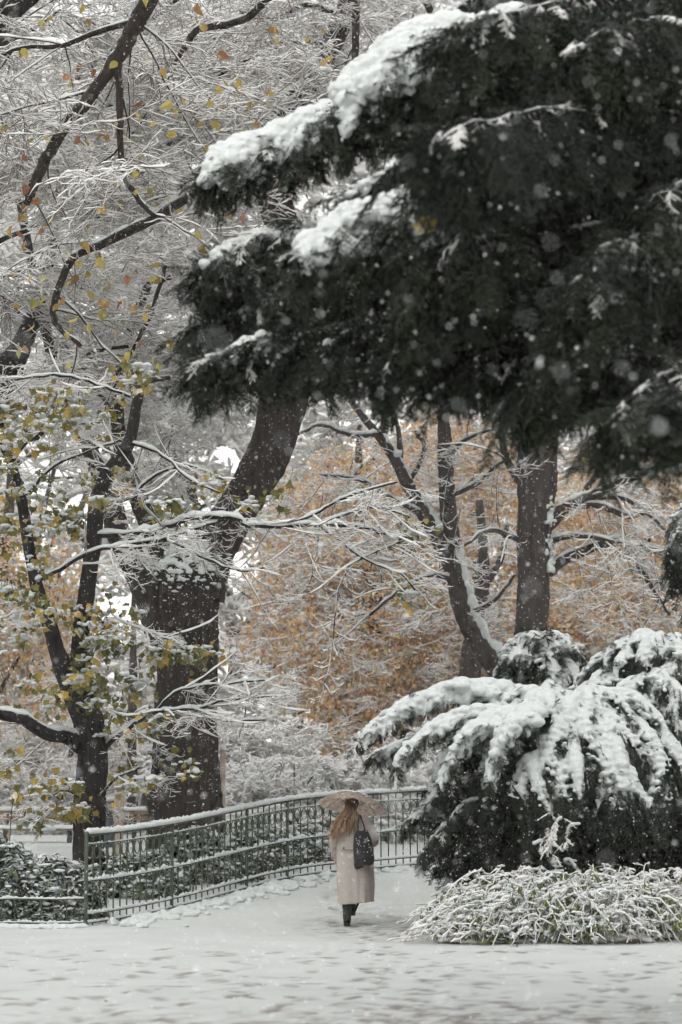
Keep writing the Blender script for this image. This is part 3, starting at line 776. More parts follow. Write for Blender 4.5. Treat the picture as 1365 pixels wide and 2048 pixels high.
clumps = [(60, 830, 75, 45, 26, 5), (110, 800, 60, 30, 14, 6), (20, 880, 40, 40, 12, 6), (215, 1000, 45, 45, 18, 4), (100, 1040, 45, 40, 16, 3), (330, 1020, 30, 15, 9, 3), (360, 1010, 20, 18, 7, 2), (230, 1270, 45, 40, 24, 2), (180, 1330, 60, 45, 30, 1), (320, 1300, 45, 20, 16, 2), (395, 1305, 22, 14, 6, 3),
          (160, 1390, 40, 25, 14, 2), (100, 1640, 28, 16, 7, 3), (120, 1570, 32, 28, 9, 4), (170, 1615, 25, 18, 9, 6), (265, 1450, 38, 24, 10, 2), (250, 1550, 24, 26, 8, 3), (380, 1520, 15, 15, 5, 5), (820, 1070, 18, 25, 9, 4), (830, 1170, 14, 20, 5, 4), (20, 1520, 30, 14, 7, 9), (60, 1190, 50, 50, 16, 3), (30, 1300, 40, 60, 14, 4), (430, 985, 16, 16, 4, 3), (500, 1000, 22, 14, 4, 3), (280, 760, 16, 25, 7, 7), (180, 1210, 40, 30, 12, 3), (30, 1020, 30, 60, 12, 5)]
nl = 0; rest = []; lpos = []
for (u, v, su, sv, n, c) in clumps:
    for _ in range(max(2, int(n / 3.2))):
        pc = at(u + rl.normal() * su * .8, v + rl.normal() * sv * .8, rl.uniform(34.7, 36.5)); sz = rl.uniform(.13, .21); lpos.append((pc, sz))
        for _ in range(rl.integers(3, 7)):
            p = pc + rl.normal(size=3) * (.085, .085, .05); s_ = sz * rl.uniform(.75, 1.15)
            if nl < 300:
                o = link('leaf', mlm[int(np.clip(c + rl.integers(-2, 3), 0, 9))], None, p); o.rotation_euler = (rl.normal() * .6, rl.normal() * .6, rl.random() * 6.28)
                o.scale = (s_, s_, s_); adopt(o, mp.root); nl += 1
            elif rl.random() < .2: rest.append(p)
    for _ in range(int(n * .32)): rest.append(at(u + rl.normal() * su * .9, v + rl.normal() * sv * .9, rl.uniform(34.9, 37)))
mp.leaves(MP_L, 'maple_leaves', np.array(rest), (.9, 1.3))
lpos += [(p, .19) for p in rest]
# snow lying on the shoulders of the leaves
B = []
for p, sz in lpos:
    if rl.random() < .12: continue
    for _ in range(rl.integers(5, 11)):
        r = sz * rl.uniform(.12, .26); q = rl.normal(size=3) * sz * (.42, .42, .10); B.append((*(p + q + (0, 0, sz * .12 - abs(q[0]) * .35)), r * rl.uniform(1, 1.7), r * rl.uniform(1, 1.5), r * rl.uniform(.45, .75)))
adopt(link('leaf_snow', blobs_mesh('leaf_snow', B, .014, M['snow_thick'], 1, .022)), mp.root)['kind'] = 'stuff'

# ---- leaning grey limb tree at the left edge
ed = Tree('edge_tree', 'dark thick trunk cut by the left edge of the picture, behind the yellow maple leaves', base_at(-260, 41), M['bark_dark'], seed=41)
ed.trunk([(-260, 1690, 41, 60), (-230, 1400, 41, 52), (-150, 1100, 41, 46), (-60, 870, 41, 42), (10, 742, 41, 33), (45, 690, 41, 22), (80, 600, 41, 12), (110, 480, 41, 7)], 18, rough=.05)
ed.trunk([(-150, 1100, 41, 30), (-140, 700, 41, 28), (-100, 300, 40, 26), (-20, 70, 39, 26), (70, -25, 38, 24), (200, -200, 38, 16)], 14, 'limb', .04)
ed.limb([(-60, 870, 41, 10), (20, 850, 41, 8), (70, 875, 41, 7), (90, 850, 41, 5)]); ed.limb([(-100, 300, 40, 8), (0, 260, 40, 6), (100, 240, 40, 4)]); ed.limb([(-120, 500, 40, 8), (0, 480, 40, 6), (90, 440, 40, 4)])
ed.limb([(-60, 130, 39, 9), (0, 90, 40, 7), (60, 60, 41, 5), (120, 20, 42, 3)]); ed.limb([(-120, 620, 40, 9), (-20, 560, 41, 7), (60, 540, 42, 4)]); ed.limb([(10, 742, 41, 8), (100, 752, 41, 6), (200, 700, 41, 5), (320, 690, 41, 3)])
sec = ed.secondaries(.3, (.8, 2.0)); ed.twigs(sec, .42); ed.finish(FINE, 'fine')

# ---- the curved-stem tree and the straight trunk on the right, middle distance
ct = Tree('curved_tree', 'grey tree with a bowed leaning stem plastered with snow, behind the lamp', base_at(1010, 53), M['bark_grey'], seed=51)
P1, R1 = px_path([(1040, 1420, 53, 30), (1008, 1350, 53, 25), (962, 1292, 53, 22), (932, 1232, 53, 23), (914, 1165, 53, 20), (895, 1105, 53, 19), (852, 1032, 53, 15), (816, 970, 53, 13), (786, 910, 53, 11), (755, 868, 53, 9), (700, 800, 53, 6)])
ct.trunk((P1, R1), 16, world=True)
B = []; T1 = tangents(P1)
for k in range(3, len(P1) - 2):
    n_ = nrm(np.array((T1[k][2], 0, -T1[k][0]))); n_ = n_ if n_[0] > 0 else -n_; n_ = nrm(n_ + (0, -.35, .3))
    for _ in range(2):
        if RNG.random() < .8: r = R1[k] * RNG.uniform(.36, .62); B.append((*(P1[k] + n_ * R1[k] * .80 + RNG.normal(size=3) * .03), r, r, r * 1.3))
adopt(link('trunk_snow', blobs_mesh('trunk_snow', B, .035, M['snow_thick'], 2, .04)), ct.root)
ct.trunk([(908, 1100, 53, 18), (896, 1010, 53, 17), (891, 930, 53, 15), (888, 850, 53, 12), (878, 730, 53, 8), (880, 600, 53, 5)], 12, 'limb')
for L_ in ([(897, 990, 53, 6), (940, 975, 53, 6), (985, 940, 53, 5), (1010, 920, 53, 3)], [(850, 1030, 53, 6), (790, 1000, 52.5, 5), (720, 960, 52, 4), (640, 950, 52, 3)], [(800, 945, 53, 7), (800, 890, 53, 6), (790, 830, 53, 4), (760, 760, 53, 3)],
           [(815, 970, 53, 6), (850, 900, 53, 5), (830, 860, 53, 4)], [(890, 920, 53, 6), (930, 880, 53, 5), (980, 860, 53, 3)], [(755, 868, 53, 6), (700, 870, 52, 5), (640, 850, 52, 4), (580, 880, 52, 3)], [(912, 1160, 53, 6), (860, 1150, 52.5, 5), (800, 1180, 52, 4), (740, 1230, 52, 3)], [(930, 1230, 53, 6), (990, 1200, 52.5, 4), (1030, 1150, 52, 3)]):
    ct.limb(L_, 7, (1.0, 1.2), .024)
sec = ct.secondaries(.75, (.8, 2.0), .6, .2, (.016, .007), (0, -.2, -.1), snow=(.020, .034)); ct.twigs(sec, .8, (.5, .8)); ct.twigs(ct.lines, 1.2, (.5, .8))
for k_ in range(9):
    u_ = ct.rng.uniform(560, 1010); v_ = ct.rng.uniform(880, 1080); ribs(ct, [(u_, v_), (u_ - 10, v_ + 60), (u_ - 12, v_ + 130)], 6, .55, ct.rng.uniform(51.5, 53))
ct.finish(HOOK, 'hooked')
o = Tree('hidden_trunk_tree', 'brown trunk half hidden in orange leaves beside the bowed stem', base_at(940, 57), M['bark_grey'], seed=52)
o.trunk([(935, 1480, 57, 24), (940, 1340, 57, 20), (952, 1240, 57, 17), (968, 1150, 57, 12), (960, 1000, 57, 7)], 14)
o.limb([(960, 1180, 57, 9), (1000, 1120, 57, 7), (1015, 1050, 57, 5)]); o.limb([(948, 1240, 57, 9), (905, 1180, 57, 7), (880, 1120, 57, 5)])
sec = o.secondaries(.35, (.8, 1.8)); o.twigs(sec, .6); o.finish(HOOK, 'hooked')

st = Tree('straight_tree', 'tall straight dark trunk with snowy side limbs, right of the bowed stem', base_at(1062, 50), M['bark_grey'], seed=61)
st.trunk([(1058, 1500, 50, 40), (1062, 1300, 50, 33), (1066, 1200, 50, 31), (1068, 1100, 50, 33), (1072, 1000, 50, 36), (1076, 920, 50, 39), (1082, 800, 50, 34), (1086, 600, 50, 27), (1080, 300, 50, 18), (1070, 0, 50, 10)], 56, rough=.03, ridges=18)
for L_ in ([(1096, 1145, 50, 13), (1135, 1115, 49.8, 12), (1190, 1092, 49.6, 11), (1240, 1082, 49.5, 9), (1320, 1102, 49.4, 8), (1400, 1120, 49.4, 6)], [(1096, 1050, 50, 15), (1130, 1015, 49.8, 13), (1180, 992, 49.6, 12), (1250, 960, 49.5, 10), (1340, 925, 49.4, 8), (1420, 900, 49, 6)],
           [(1140, 1012, 49.8, 8), (1200, 1010, 49.5, 8), (1260, 1032, 49.3, 7), (1310, 1012, 49.2, 5)], [(1045, 965, 50, 10), (1025, 940, 50, 9), (1005, 890, 50, 7), (1000, 820, 50, 5)], [(1160, 1000, 49.8, 8), (1190, 950, 49.6, 6), (1220, 900, 49.5, 4)],
           [(1100, 1080, 50, 7), (1160, 1070, 49.5, 6), (1230, 1085, 49.2, 5)], [(1180, 992, 49.6, 6), (1260, 1000, 49.3, 5), (1330, 1060, 49, 4), (1365, 1120, 49, 3)], [(1040, 1080, 50, 6), (980, 1060, 49.6, 5), (930, 1090, 49.4, 3)], [(1240, 1082, 49.5, 6), (1290, 1150, 49.2, 5), (1340, 1230, 49, 3)]):
    st.limb(L_, 8, (1.0, .9), .024)
sec = st.secondaries(.45, (.7, 1.8), .6, .2, (.016, .007), (.15, -.2, -.15), snow=(.020, .034)); st.twigs(sec, .7, (.5, .85)); st.twigs(st.lines, .9, (.5, .85))
for k_ in range(10):
    u_ = st.rng.uniform(1120, 1370); v_ = st.rng.uniform(1000, 1130); ribs(st, [(u_, v_), (u_ + 12, v_ + 50), (u_ + 18, v_ + 110)], 6, .6, st.rng.uniform(48.6, 49.6))
st.finish(HOOK, 'hooked')
B = []
for (v0, v1) in ((985, 1050), (1070, 1142)):
    for i in range(70):
        v = RNG.uniform(v0, v1); f = (v - v0) / (v1 - v0); p = at(1069 + 33 + RNG.uniform(-9, 3 + 9 * f), v, 49.85 + RNG.uniform(-.15, .2)); r = RNG.uniform(.02, .05) * (.6 + .6 * f); B.append((*p, r, r, r * 1.5))
adopt(link('crotch_snow', blobs_mesh('crotch_snow', B, .02, M['snow_thick'], 1, .03)), st.root)['kind'] = 'stuff'
rl = np.random.default_rng(9)
st.leaves(OR_L, 'orange_leaves', np.array([at(1215 + rl.normal() * 60, 1085 + rl.normal() * 70, rl.uniform(49.4, 51)) for _ in range(40)]), (.45, .7))

# ---- orange-leaved trees behind
def crown_pts(rng, ells, n):
    out = []
    while len(out) < n:
        u, v, Y, ru, rv, rY, wgt = ells[rng.integers(len(ells))]
        if rng.random() > wgt: continue
        d = nrm(rng.normal(size=3)) * rng.uniform(.35, 1) ** .5
        out.append(at(u + d[0] * ru, v + d[1] * rv, Y + d[2] * rY))
    return np.array(out)
for (nm, lab, ub, Yb, ells, n, sd) in (
    ('beech_tree', 'orange-leaved tree behind the umbrella, its foliage hanging lowest', 800, 62, [(720, 1250, 61, 190, 230, 2.2, 1), (700, 1420, 60, 90, 110, 1.4, .55), (590, 1150, 62, 90, 130, 1.6, .3), (700, 1040, 63, 150, 150, 2, .7), (540, 1290, 62, 70, 50, 1, .1)], 640, 71),
    ('beech_tree', 'amber-leaved tree between the bowed stem and the straight trunk', 985, 64, [(950, 1120, 63, 200, 260, 2.2, 1), (860, 1300, 62, 170, 120, 2, .8), (900, 950, 64, 190, 130, 2, .7)], 720, 72),
    ('beech_tree', 'rust-leaved tree at the right, behind the straight trunk', 1290, 62, [(1230, 1130, 61, 210, 230, 2.2, 1), (1330, 1000, 62, 160, 200, 2, .6), (1150, 1240, 60, 160, 80, 1.5, .8)], 640, 73),
    ('beech_tree', 'faded orange tree low at the left edge, behind the maple', -40, 60, [(20, 1330, 59, 140, 120, 1.6, .8), (60, 1180, 60, 110, 120, 1.6, .5), (-60, 1200, 60, 150, 200, 2, 1)], 240, 74)):
    t_ = Tree(nm, lab, base_at(ub, Yb), M['bark_grey'], seed=sd, group='orange-leaved trees behind the path')
    e0 = ells[0]
    t_.trunk([(ub, 1640, Yb, 22), (ub, 1450, Yb, 19), ((ub + e0[0]) / 2, 1250, Yb, 16), (e0[0], 1000, Yb, 10), (e0[0], 850, Yb, 5)], 12)
    pts = crown_pts(t_.rng, ells, n)
    for k in range(9):
        q = pts[t_.rng.integers(len(pts))]; a = at((ub + e0[0]) / 2, t_.rng.uniform(1050, 1400), Yb)
        C = catmull([a, (a + q) / 2 + np.array((0, 0, .5)), q], 16); rr = np.linspace(.06, .015, 16); g = Geo(); tube(g, C, rr, 6, .5, .05, t_.rng); ob = part(g, 'limb', t_.bark, t_.root)
        gs = Geo(); snowcap(gs, C, rr, .04, .05, t_.rng, SEC3); so = build(gs, 'snow', M['snow']); so.parent = ob
        t_.lines.append((C, rr))
    sec = t_.secondaries(.8, (.8, 1.8), .5, .2, snow=(.020, .034)); t_.twigs(sec, .9, (.5, .9))
    for p in pts[: n // 2]:
        t_.tw.append((p + np.array((0, -.2, .1)), t_.rng.random() * 6.28, t_.rng.uniform(.5, .9)))
    t_.finish(HOOK, 'hooked')
    t_.leaves(OR_L, 'orange_leaves', pts[:: 1][: int(n * .85)], (.6, 1.5))

# ---- snow-laden bushes and the wood behind
def bush(name, label, u, Y, w_, h_, n, kind, key, seed, leafset=None, lk=None, nl=0, cat='shrub', sc=(.6, 1.0), group=None):
    b = base_at(u, Y); root = thing(name, label, cat, b, group); rng = np.random.default_rng(seed)
    g = Geo(); gs = Geo(); tw = []
    for i in range(14):
        a = rng.random() * 6.28; tip = np.array((math.cos(a) * w_ * rng.uniform(.3, .9), math.sin(a) * w_ * .6, h_ * rng.uniform(.5, 1)))
        C = catmull([np.array(b), np.array(b) + tip * np.array((.35, .35, .7)), np.array(b) + tip], 10); rr = np.linspace(.03, .008, 10); tube(g, C, rr, 5, .5); snowcap(gs, C, rr, .025, .04, rng); tw.append(C)
    part(g, 'stems', M['twig'], root, True, 'stuff'); part(gs, 'stem_snow', M['snow'], root, True, 'stuff')
    d = rng.normal(size=(n, 3)); d[:, 2] = np.abs(d[:, 2]); d = nrm(d) * (rng.uniform(.2, 1, n) ** .5)[:, None]
    pts = np.array(b) + d * np.array((w_, w_ * .6, h_))
    az = np.arctan2(d[:, 1], d[:, 0]) + rng.normal(size=n) * .6
    rots = np.stack([rng.normal(size=n) * .15, rng.normal(size=n) * .25, az], -1); sc_ = rng.uniform(*sc, n); idx = rng.integers(0, len(kind[0]), n)
    scatter('twigs', key + '_b', kind[0], pts, rots, sc_, idx, root); scatter('twig_snow', key + '_s', kind[1], pts, rots, sc_, idx, root)
    if leafset:
        k = rng.integers(0, n, nl); scatter('leaves', lk, leafset, pts[k] + rng.normal(size=(nl, 3)) * .2, rots[k], rng.uniform(.6, 1.0, nl), rng.integers(0, len(leafset), nl), root)
    return root
bush('snowy_shrub', 'white snow-laden shrub behind the railing, just left of the umbrella', 590, 50, 1.7, 1.75, 150, WIDE, 'wide', 1)
bush('snowy_shrub', 'tall frosted shrub directly right of the massive trunk', 490, 56, 1.5, 2.6, 130, WIDE, 'wide', 2, PK_L, 'pink_leaves', 26)
bush('snowy_shrub', 'snowy shrub behind the umbrella under the orange leaves', 720, 53, 1.9, 1.6, 150, WIDE, 'wide', 3)
bush('snowy_shrub', 'greyish twiggy shrub at the left edge behind the bench', 60, 58, 2.2, 1.7, 150, FINE, 'fine', 4)
bush('snowy_shrub', 'pinkish snowy shrub behind the bench, between edge and maple trunk', 130, 64, 2.0, 3.4, 170, WIDE, 'wide', 5, PK_L, 'pink_leaves', 60)
bush('snowy_shrub', 'pale shrub behind the wooden stakes, left of the massive trunk', 262, 62, 1.4, 2.6, 120, WIDE, 'wide', 6, PK_L, 'pink_leaves', 30)
bush('snowy_shrub', 'low white shrub behind the end of the railing', 830, 52, 1.6, 1.4, 120, WIDE, 'wide', 7)

def far_wood():
    rng = np.random.default_rng(91); pts = []; 
    for _ in range(420):
        Y = rng.uniform(72, 100); u = rng.uniform(-420, 1800); v = 1620 - 950 * rng.random() ** 1.2; pts.append(at(u, v, Y))
    for _ in range(150): pts.append(at(rng.uniform(-160, 760), rng.uniform(-60, 720), rng.uniform(72, 96)))
    pts = np.array(pts); n = len(pts)
    rots = np.stack([rng.normal(size=n) * .15, rng.normal(size=n) * .25, rng.random(n) * 6.28], -1); sc = rng.uniform(2.0, 3.4, n); idx = rng.integers(0, 6, n)
    g = Geo()
    for i in range(26):
        u = rng.uniform(-400, 1750); Y = rng.uniform(76, 102); b = np.array(base_at(u, Y)); h = rng.uniform(9, 21)
        C = catmull([b, b + (rng.normal() * .6, 0, h * .5), b + (rng.normal() * 1.4, 0, h)], 14); tube(g, C, np.linspace(.32, .06, 14), 8, .5, .05, rng)
        for k in range(9):
            j = rng.integers(4, 13); D = grow(C[j], (rng.normal(), rng.normal(), .5), rng.uniform(2, 5), 8, rng, .1, .2); tube(g, D, np.linspace(.09, .02, 8), 5, .5)
    o = build(g, 'far_wood', M['bark_grey']); tag(o, 'far snow-covered wood closing the view', 'wood', kind='stuff')
    a = scatter('far_twigs', 'wide_b', WIDE[0], pts, rots, sc, idx); a.parent = o
    a = scatter('far_snow', 'wide_s', WIDE[1], pts, rots, sc, idx); a.parent = o
far_wood()
for (nm, lab, u, Y, r, vt) in (('slender_tree', 'slim grey trunk just right of the wooden stakes', 264, 57, 9, 1180), ('slender_tree', 'short grey stump topped with snow beside the massive trunk', 292, 54, 9, 1568)):
    t_ = Tree(nm, lab, base_at(u, Y), M['bark_grey'], seed=u)
    P, Rr = t_.trunk([(u, 1660, Y, r + 2), (u, 1600, Y, r + 1), (u + 2, (1600 + vt) / 2, Y, r), (u + 4, vt, Y, r if vt > 1500 else 4)], 12)
    if vt > 1500: adopt(link('snow', blobs_mesh('stump_snow', [(*P[-1], .14, .14, .08)], .03, M['snow_thick'])), t_.root)
    else:
        t_.lines.append((P, Rr)); sec = t_.secondaries(.6, (.6, 1.5), t0=.3); t_.twigs(sec, .5, (.6, 1)); t_.finish(FINE, 'fine')

# ------------------------------------------------------------------ evergreens
class Conifer:
    def __init__(s, name, label, base, seed, voxel, cat='tree'):
        s.root = thing(name, label, cat, base); s.rng = np.random.default_rng(seed); s.f = []; s.fb = []; s.fs = []; s.bl = []; s.vox = voxel; s.sec = Geo(); s.snow_mat = M['snow_thick']
    def dustf(s, p, d, sc):
        e = eul(d, (0, 0, 1), s.rng.normal() * .25); s.f.append((p, e, sc)); s.fs.append((np.array(p) + (0, 0, .006), e, sc))
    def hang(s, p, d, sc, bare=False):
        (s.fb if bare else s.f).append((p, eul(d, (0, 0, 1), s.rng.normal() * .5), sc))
    def bough(s, P, Rr, lat=.5, step=.09, drop=.5, fs=(.7, 1.2), snow=0.0, t0=.15, smax=1.0, name='bough', st0=0.0, sw=.10, dust=True, dens=3, drape=0.0, dusting=0.0):
        rng = s.rng; g = Geo(); tube(g, P, Rr, 7, .4, .05, rng); part(g, name, M['bark_dark'], s.root)
        seg = np.linalg.norm(np.diff(P, axis=0), axis=1); cum = np.concatenate([[0], np.cumsum(seg)]); tot = cum[-1]
        T = tangents(P)
        for x in np.arange(t0 * tot, tot, step):
            k = min(len(P) - 2, max(0, np.searchsorted(cum, x) - 1)); f = x / tot; p = P[k] + (P[k + 1] - P[k]) * ((x - cum[k]) / (seg[k] + 1e-9))
            side = nrm(np.cross(T[k], (0, 0, 1)))
            for sg in (-1, 1):
                l = lat * (1.15 - .75 * f) * rng.uniform(.5, 1.15)
                d = nrm(T[k] * rng.uniform(.5, 1.1) + side * sg * rng.uniform(.5, 1) + np.array((0, 0, rng.uniform(-.25, .15))))
                Q = grow(p, d, l, 6, rng, .35 * drop, .18)
                tube(s.sec, Q, np.linspace(.010, .004, 6), 3, .3, cap=False)
                TQ = tangents(Q)
                for j in range(dens):
                    q = Q[rng.integers(0, 6)]; dd = nrm(TQ[rng.integers(0, 6)] * .8 + rng.normal(size=3) * .35 + np.array((0, 0, -drop * rng.uniform(.4, 1.9))))
                    s.hang(q, dd, rng.uniform(*fs), not dust)
                if dusting and f > .45 and rng.random() < dusting: s.dustf(Q[rng.integers(1, 5)] + (0, 0, .02), nrm(TQ[3] * 1.1 + rng.normal(size=3) * .3 + (0, 0, -.35)), rng.uniform(.45, .85))
                if snow and f > st0:
                    for q in Q[: 5]:
                        if rng.random() < snow * .75: r = sw * rng.uniform(.45, .9) * (1.1 - .55 * f); s.bl.append((*(q + np.array((0, 0, r * .35)) + rng.normal(size=3) * .02), r * 1.2, r * 1.1, r * .7))
            d = nrm(T[k] + np.array((0, 0, -.2)) + rng.normal(size=3) * .3); s.hang(p, d, rng.uniform(*fs), not dust)
            if snow and f > st0 and rng.random() < .35 + .65 * snow:
                r = sw * rng.uniform(.8, 1.15) * (1.15 - .55 * f); s.bl.append((*(p + np.array((0, 0, r * .5))), r * 1.25, r * 1.15, r * .8))
                if drape and snow > .4:      # lobes that have slid down the near side
                    for _ in range(5):
                        a = rng.uniform(.1, 1) * drape; q = r * (1.05 - .45 * a); s.bl.append((*(p + T[k] * rng.normal() * .05 + np.array((rng.normal() * .02, -r * rng.uniform(.6, 1.3), -r * a * 2.8))), q * rng.uniform(.3, .75), q * rng.uniform(.4, .7), q * rng.uniform(.4, 1.0)))
        # the tip itself
        for _ in range(6): s.hang(P[-1], nrm(T[-1] + rng.normal(size=3) * .25 + np.array((0, 0, -.3 * drop))), rng.uniform(*fs) * .8, not dust)
    def poke(s, frac, sc):
        for b in s.bl:
            if s.rng.random() < frac:
                a = s.rng.random() * 6.28; d = np.array((math.cos(a), math.sin(a), s.rng.uniform(-.5, .25))); p = np.array(b[:3]) + d * b[3] * .35
                s.f.append((p, eul(d, (0, 0, 1), s.rng.normal() * .5), s.rng.uniform(*sc)))
    def finish(s, noise_=.03, sm=3):
        if s.sec.n: part(s.sec, 'branchlets', M['bark_dark'], s.root, True, 'stuff')
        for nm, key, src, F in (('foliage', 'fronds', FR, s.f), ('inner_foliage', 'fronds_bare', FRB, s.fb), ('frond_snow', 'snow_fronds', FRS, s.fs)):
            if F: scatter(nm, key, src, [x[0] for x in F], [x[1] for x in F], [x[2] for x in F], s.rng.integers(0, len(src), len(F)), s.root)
        if s.bl: adopt(link('snow', blobs_mesh('snow', s.bl, s.vox, s.snow_mat, sm, noise_)), s.root)['kind'] = 'stuff'
        print('CONIFER', s.root.name, len(s.f), len(s.fb), len(s.bl))

# ---- the big evergreen whose boughs reach in from the right
ev = Conifer('evergreen_tree', 'huge near-black evergreen reaching in from the right, snow on its drooping boughs', (3.55, 18.6, 0), 101, .022)
g = Geo(); tube(g, catmull([(3.55, 18.6, -.1), (3.5, 18.6, 3), (3.45, 18.5, 7), (3.4, 18.5, 11)], 40), np.linspace(.36, .12, 40), 18, .5, .05); part(g, 'trunk', M['bark_dark'], ev.root)
BO = [  # path px (u, v, Y), snow, start of snow, snow width
    ([(1590, 60, 18.8), (1250, 50, 18.5), (1020, 70, 18.4), (930, 88, 18.4), (860, 88, 18.4), (770, 138, 18.4), (692, 205, 18.4)], 1, .58, .18),
    ([(1590, 250, 19), (1150, 190, 19.2), (850, 200, 19.4), (700, 222, 19.5), (575, 280, 19.5), (490, 306, 19.5), (425, 345, 19.5)], 1, .68, .15),
    ([(1590, 350, 18.5), (1100, 310, 18), (860, 322, 17.8), (765, 355, 17.8), (700, 395, 17.8)], .55, .82, .075),
    ([(1590, 440, 18.4), (1150, 385, 17.5), (960, 400, 17.2), (840, 415, 17.2), (725, 450, 17.2), (618, 505, 17.2)], 1, .66, .15),
    ([(1590, 480, 19), (900, 450, 19), (570, 468, 19.3), (475, 495, 19.3), (410, 540, 19.3)], .75, .74, .085),
    ([(1590, 600, 19.2), (900, 570, 19.5), (620, 585, 19.5), (495, 600, 19.5), (405, 648, 19.5)], .6, .74, .07),
    ([(1590, 700, 19), (900, 650, 19), (630, 682, 19), (505, 690, 19), (400, 735, 19)], .7, .68, .075),
    ([(1590, 780, 18.4), (1100, 720, 17.6), (890, 680, 17.5), (770, 730, 17.5)], 0, 1, .05),
    ([(1590, 830, 18), (1300, 710, 16.4), (1140, 720, 16), (1040, 780, 16)], 0, 1, .05),
    ([(1590, 860, 17.6), (1390, 750, 15.6), (1290, 780, 15), (1212, 850, 15)], 0, 1, .05),
    ([(1590, 900, 17.6), (1480, 770, 15.6), (1400, 775, 15), (1330, 830, 15)], 0, 1, .05),
    ([(1580, -120, 18.8), (1150, -70, 19), (920, 15, 19.1), (790, 95, 19.1)], .3, .8, .05),
    ([(1590, 650, 18.5), (1100, 560, 17.3), (900, 570, 17), (815, 615, 17)], .45, .8, .055),
    ([(1580, -60, 18.6), (1200, -20, 17.4), (1060, 70, 17), (950, 150, 17)], .3, .7, .05),
    ([(1590, 560, 18.2), (1120, 440, 16.8), (960, 420, 16.5), (880, 470, 16.5)], .4, .75, .055),
    ([(1590, 720, 18.6), (1000, 680, 18.4), (760, 650, 18.4), (650, 695, 18.4)], .1, .8, .05),
    ([(1590, 760, 18.6), (1200, 730, 18.0), (990, 690, 17.8), (880, 740, 17.8)], 0, 1, .05),
    ([(1590, 120, 18.5), (1250, 110, 17.5), (1050, 130, 17.2), (930, 220, 17.2)], .15, .8, .05),
    ([(1590, 300, 18.5), (1200, 260, 17.0), (1020, 270, 16.6), (900, 340, 16.6)], .12, .8, .05),
    ([(1590, 540, 18.5), (1000, 510, 18.8), (760, 520, 18.8), (600, 580, 18.8)], .25, .8, .05),
    ([(1590, 640, 18.7), (950, 600, 19), (720, 600, 19), (570, 650, 19)], .1, .8, .05),
]
for pth, sn, s0, sw in BO:
    P, _ = px_path([(a, b, c, 1) for a, b, c in pth], None, .01, ev.rng); Rr = np.linspace(.05, .008, len(P))
    ev.bough(P, Rr, .42, .09, .75, (.75, 1.15), sn, .3, st0=s0, sw=sw * 1.25, drape=.6, dusting=.65 if sn > .2 else .4)
for i in range(26):
    r = ev.rng; v0 = r.uniform(-80, 610); ut = r.uniform(760, 1330); Yt = r.uniform(14.2, 20.5); vt = v0 + r.uniform(20, 130)
    if ut < 1000: vt = min(vt, 600)
    P, _ = px_path([(1590, v0 + 30, 18.5, 1), ((1590 + ut) / 2, v0 - 20, (18.5 + Yt) / 2, 1), (ut + 90, v0 + 10, Yt, 1), (ut, vt, Yt, 1)], None, .01, r)
    ev.bough(P, np.linspace(.045, .008, len(P)), .45, .11, .8, (1.0, 1.5), 0, .3, dust=(i % 3 != 0), dusting=.4)
ev.vox = .015; ev.snow_mat = M['snow_brightened']; ev.poke(.9, (.22, .42)); ev.finish(.05, 1)
# the yellow leaf caught on it
g = Geo(); leaf(g, np.zeros(3), np.array((-.15, 0, 1.)), np.array((1., -.3, .1)), .19, 'maple', .85, .2, .1)
o = build(g, 'caught_leaf', M['maple'], None, False); o.location = at(855, 466, 16.15); tag(o, 'yellow leaf caught in the evergreen beside a snow pad', 'leaf')

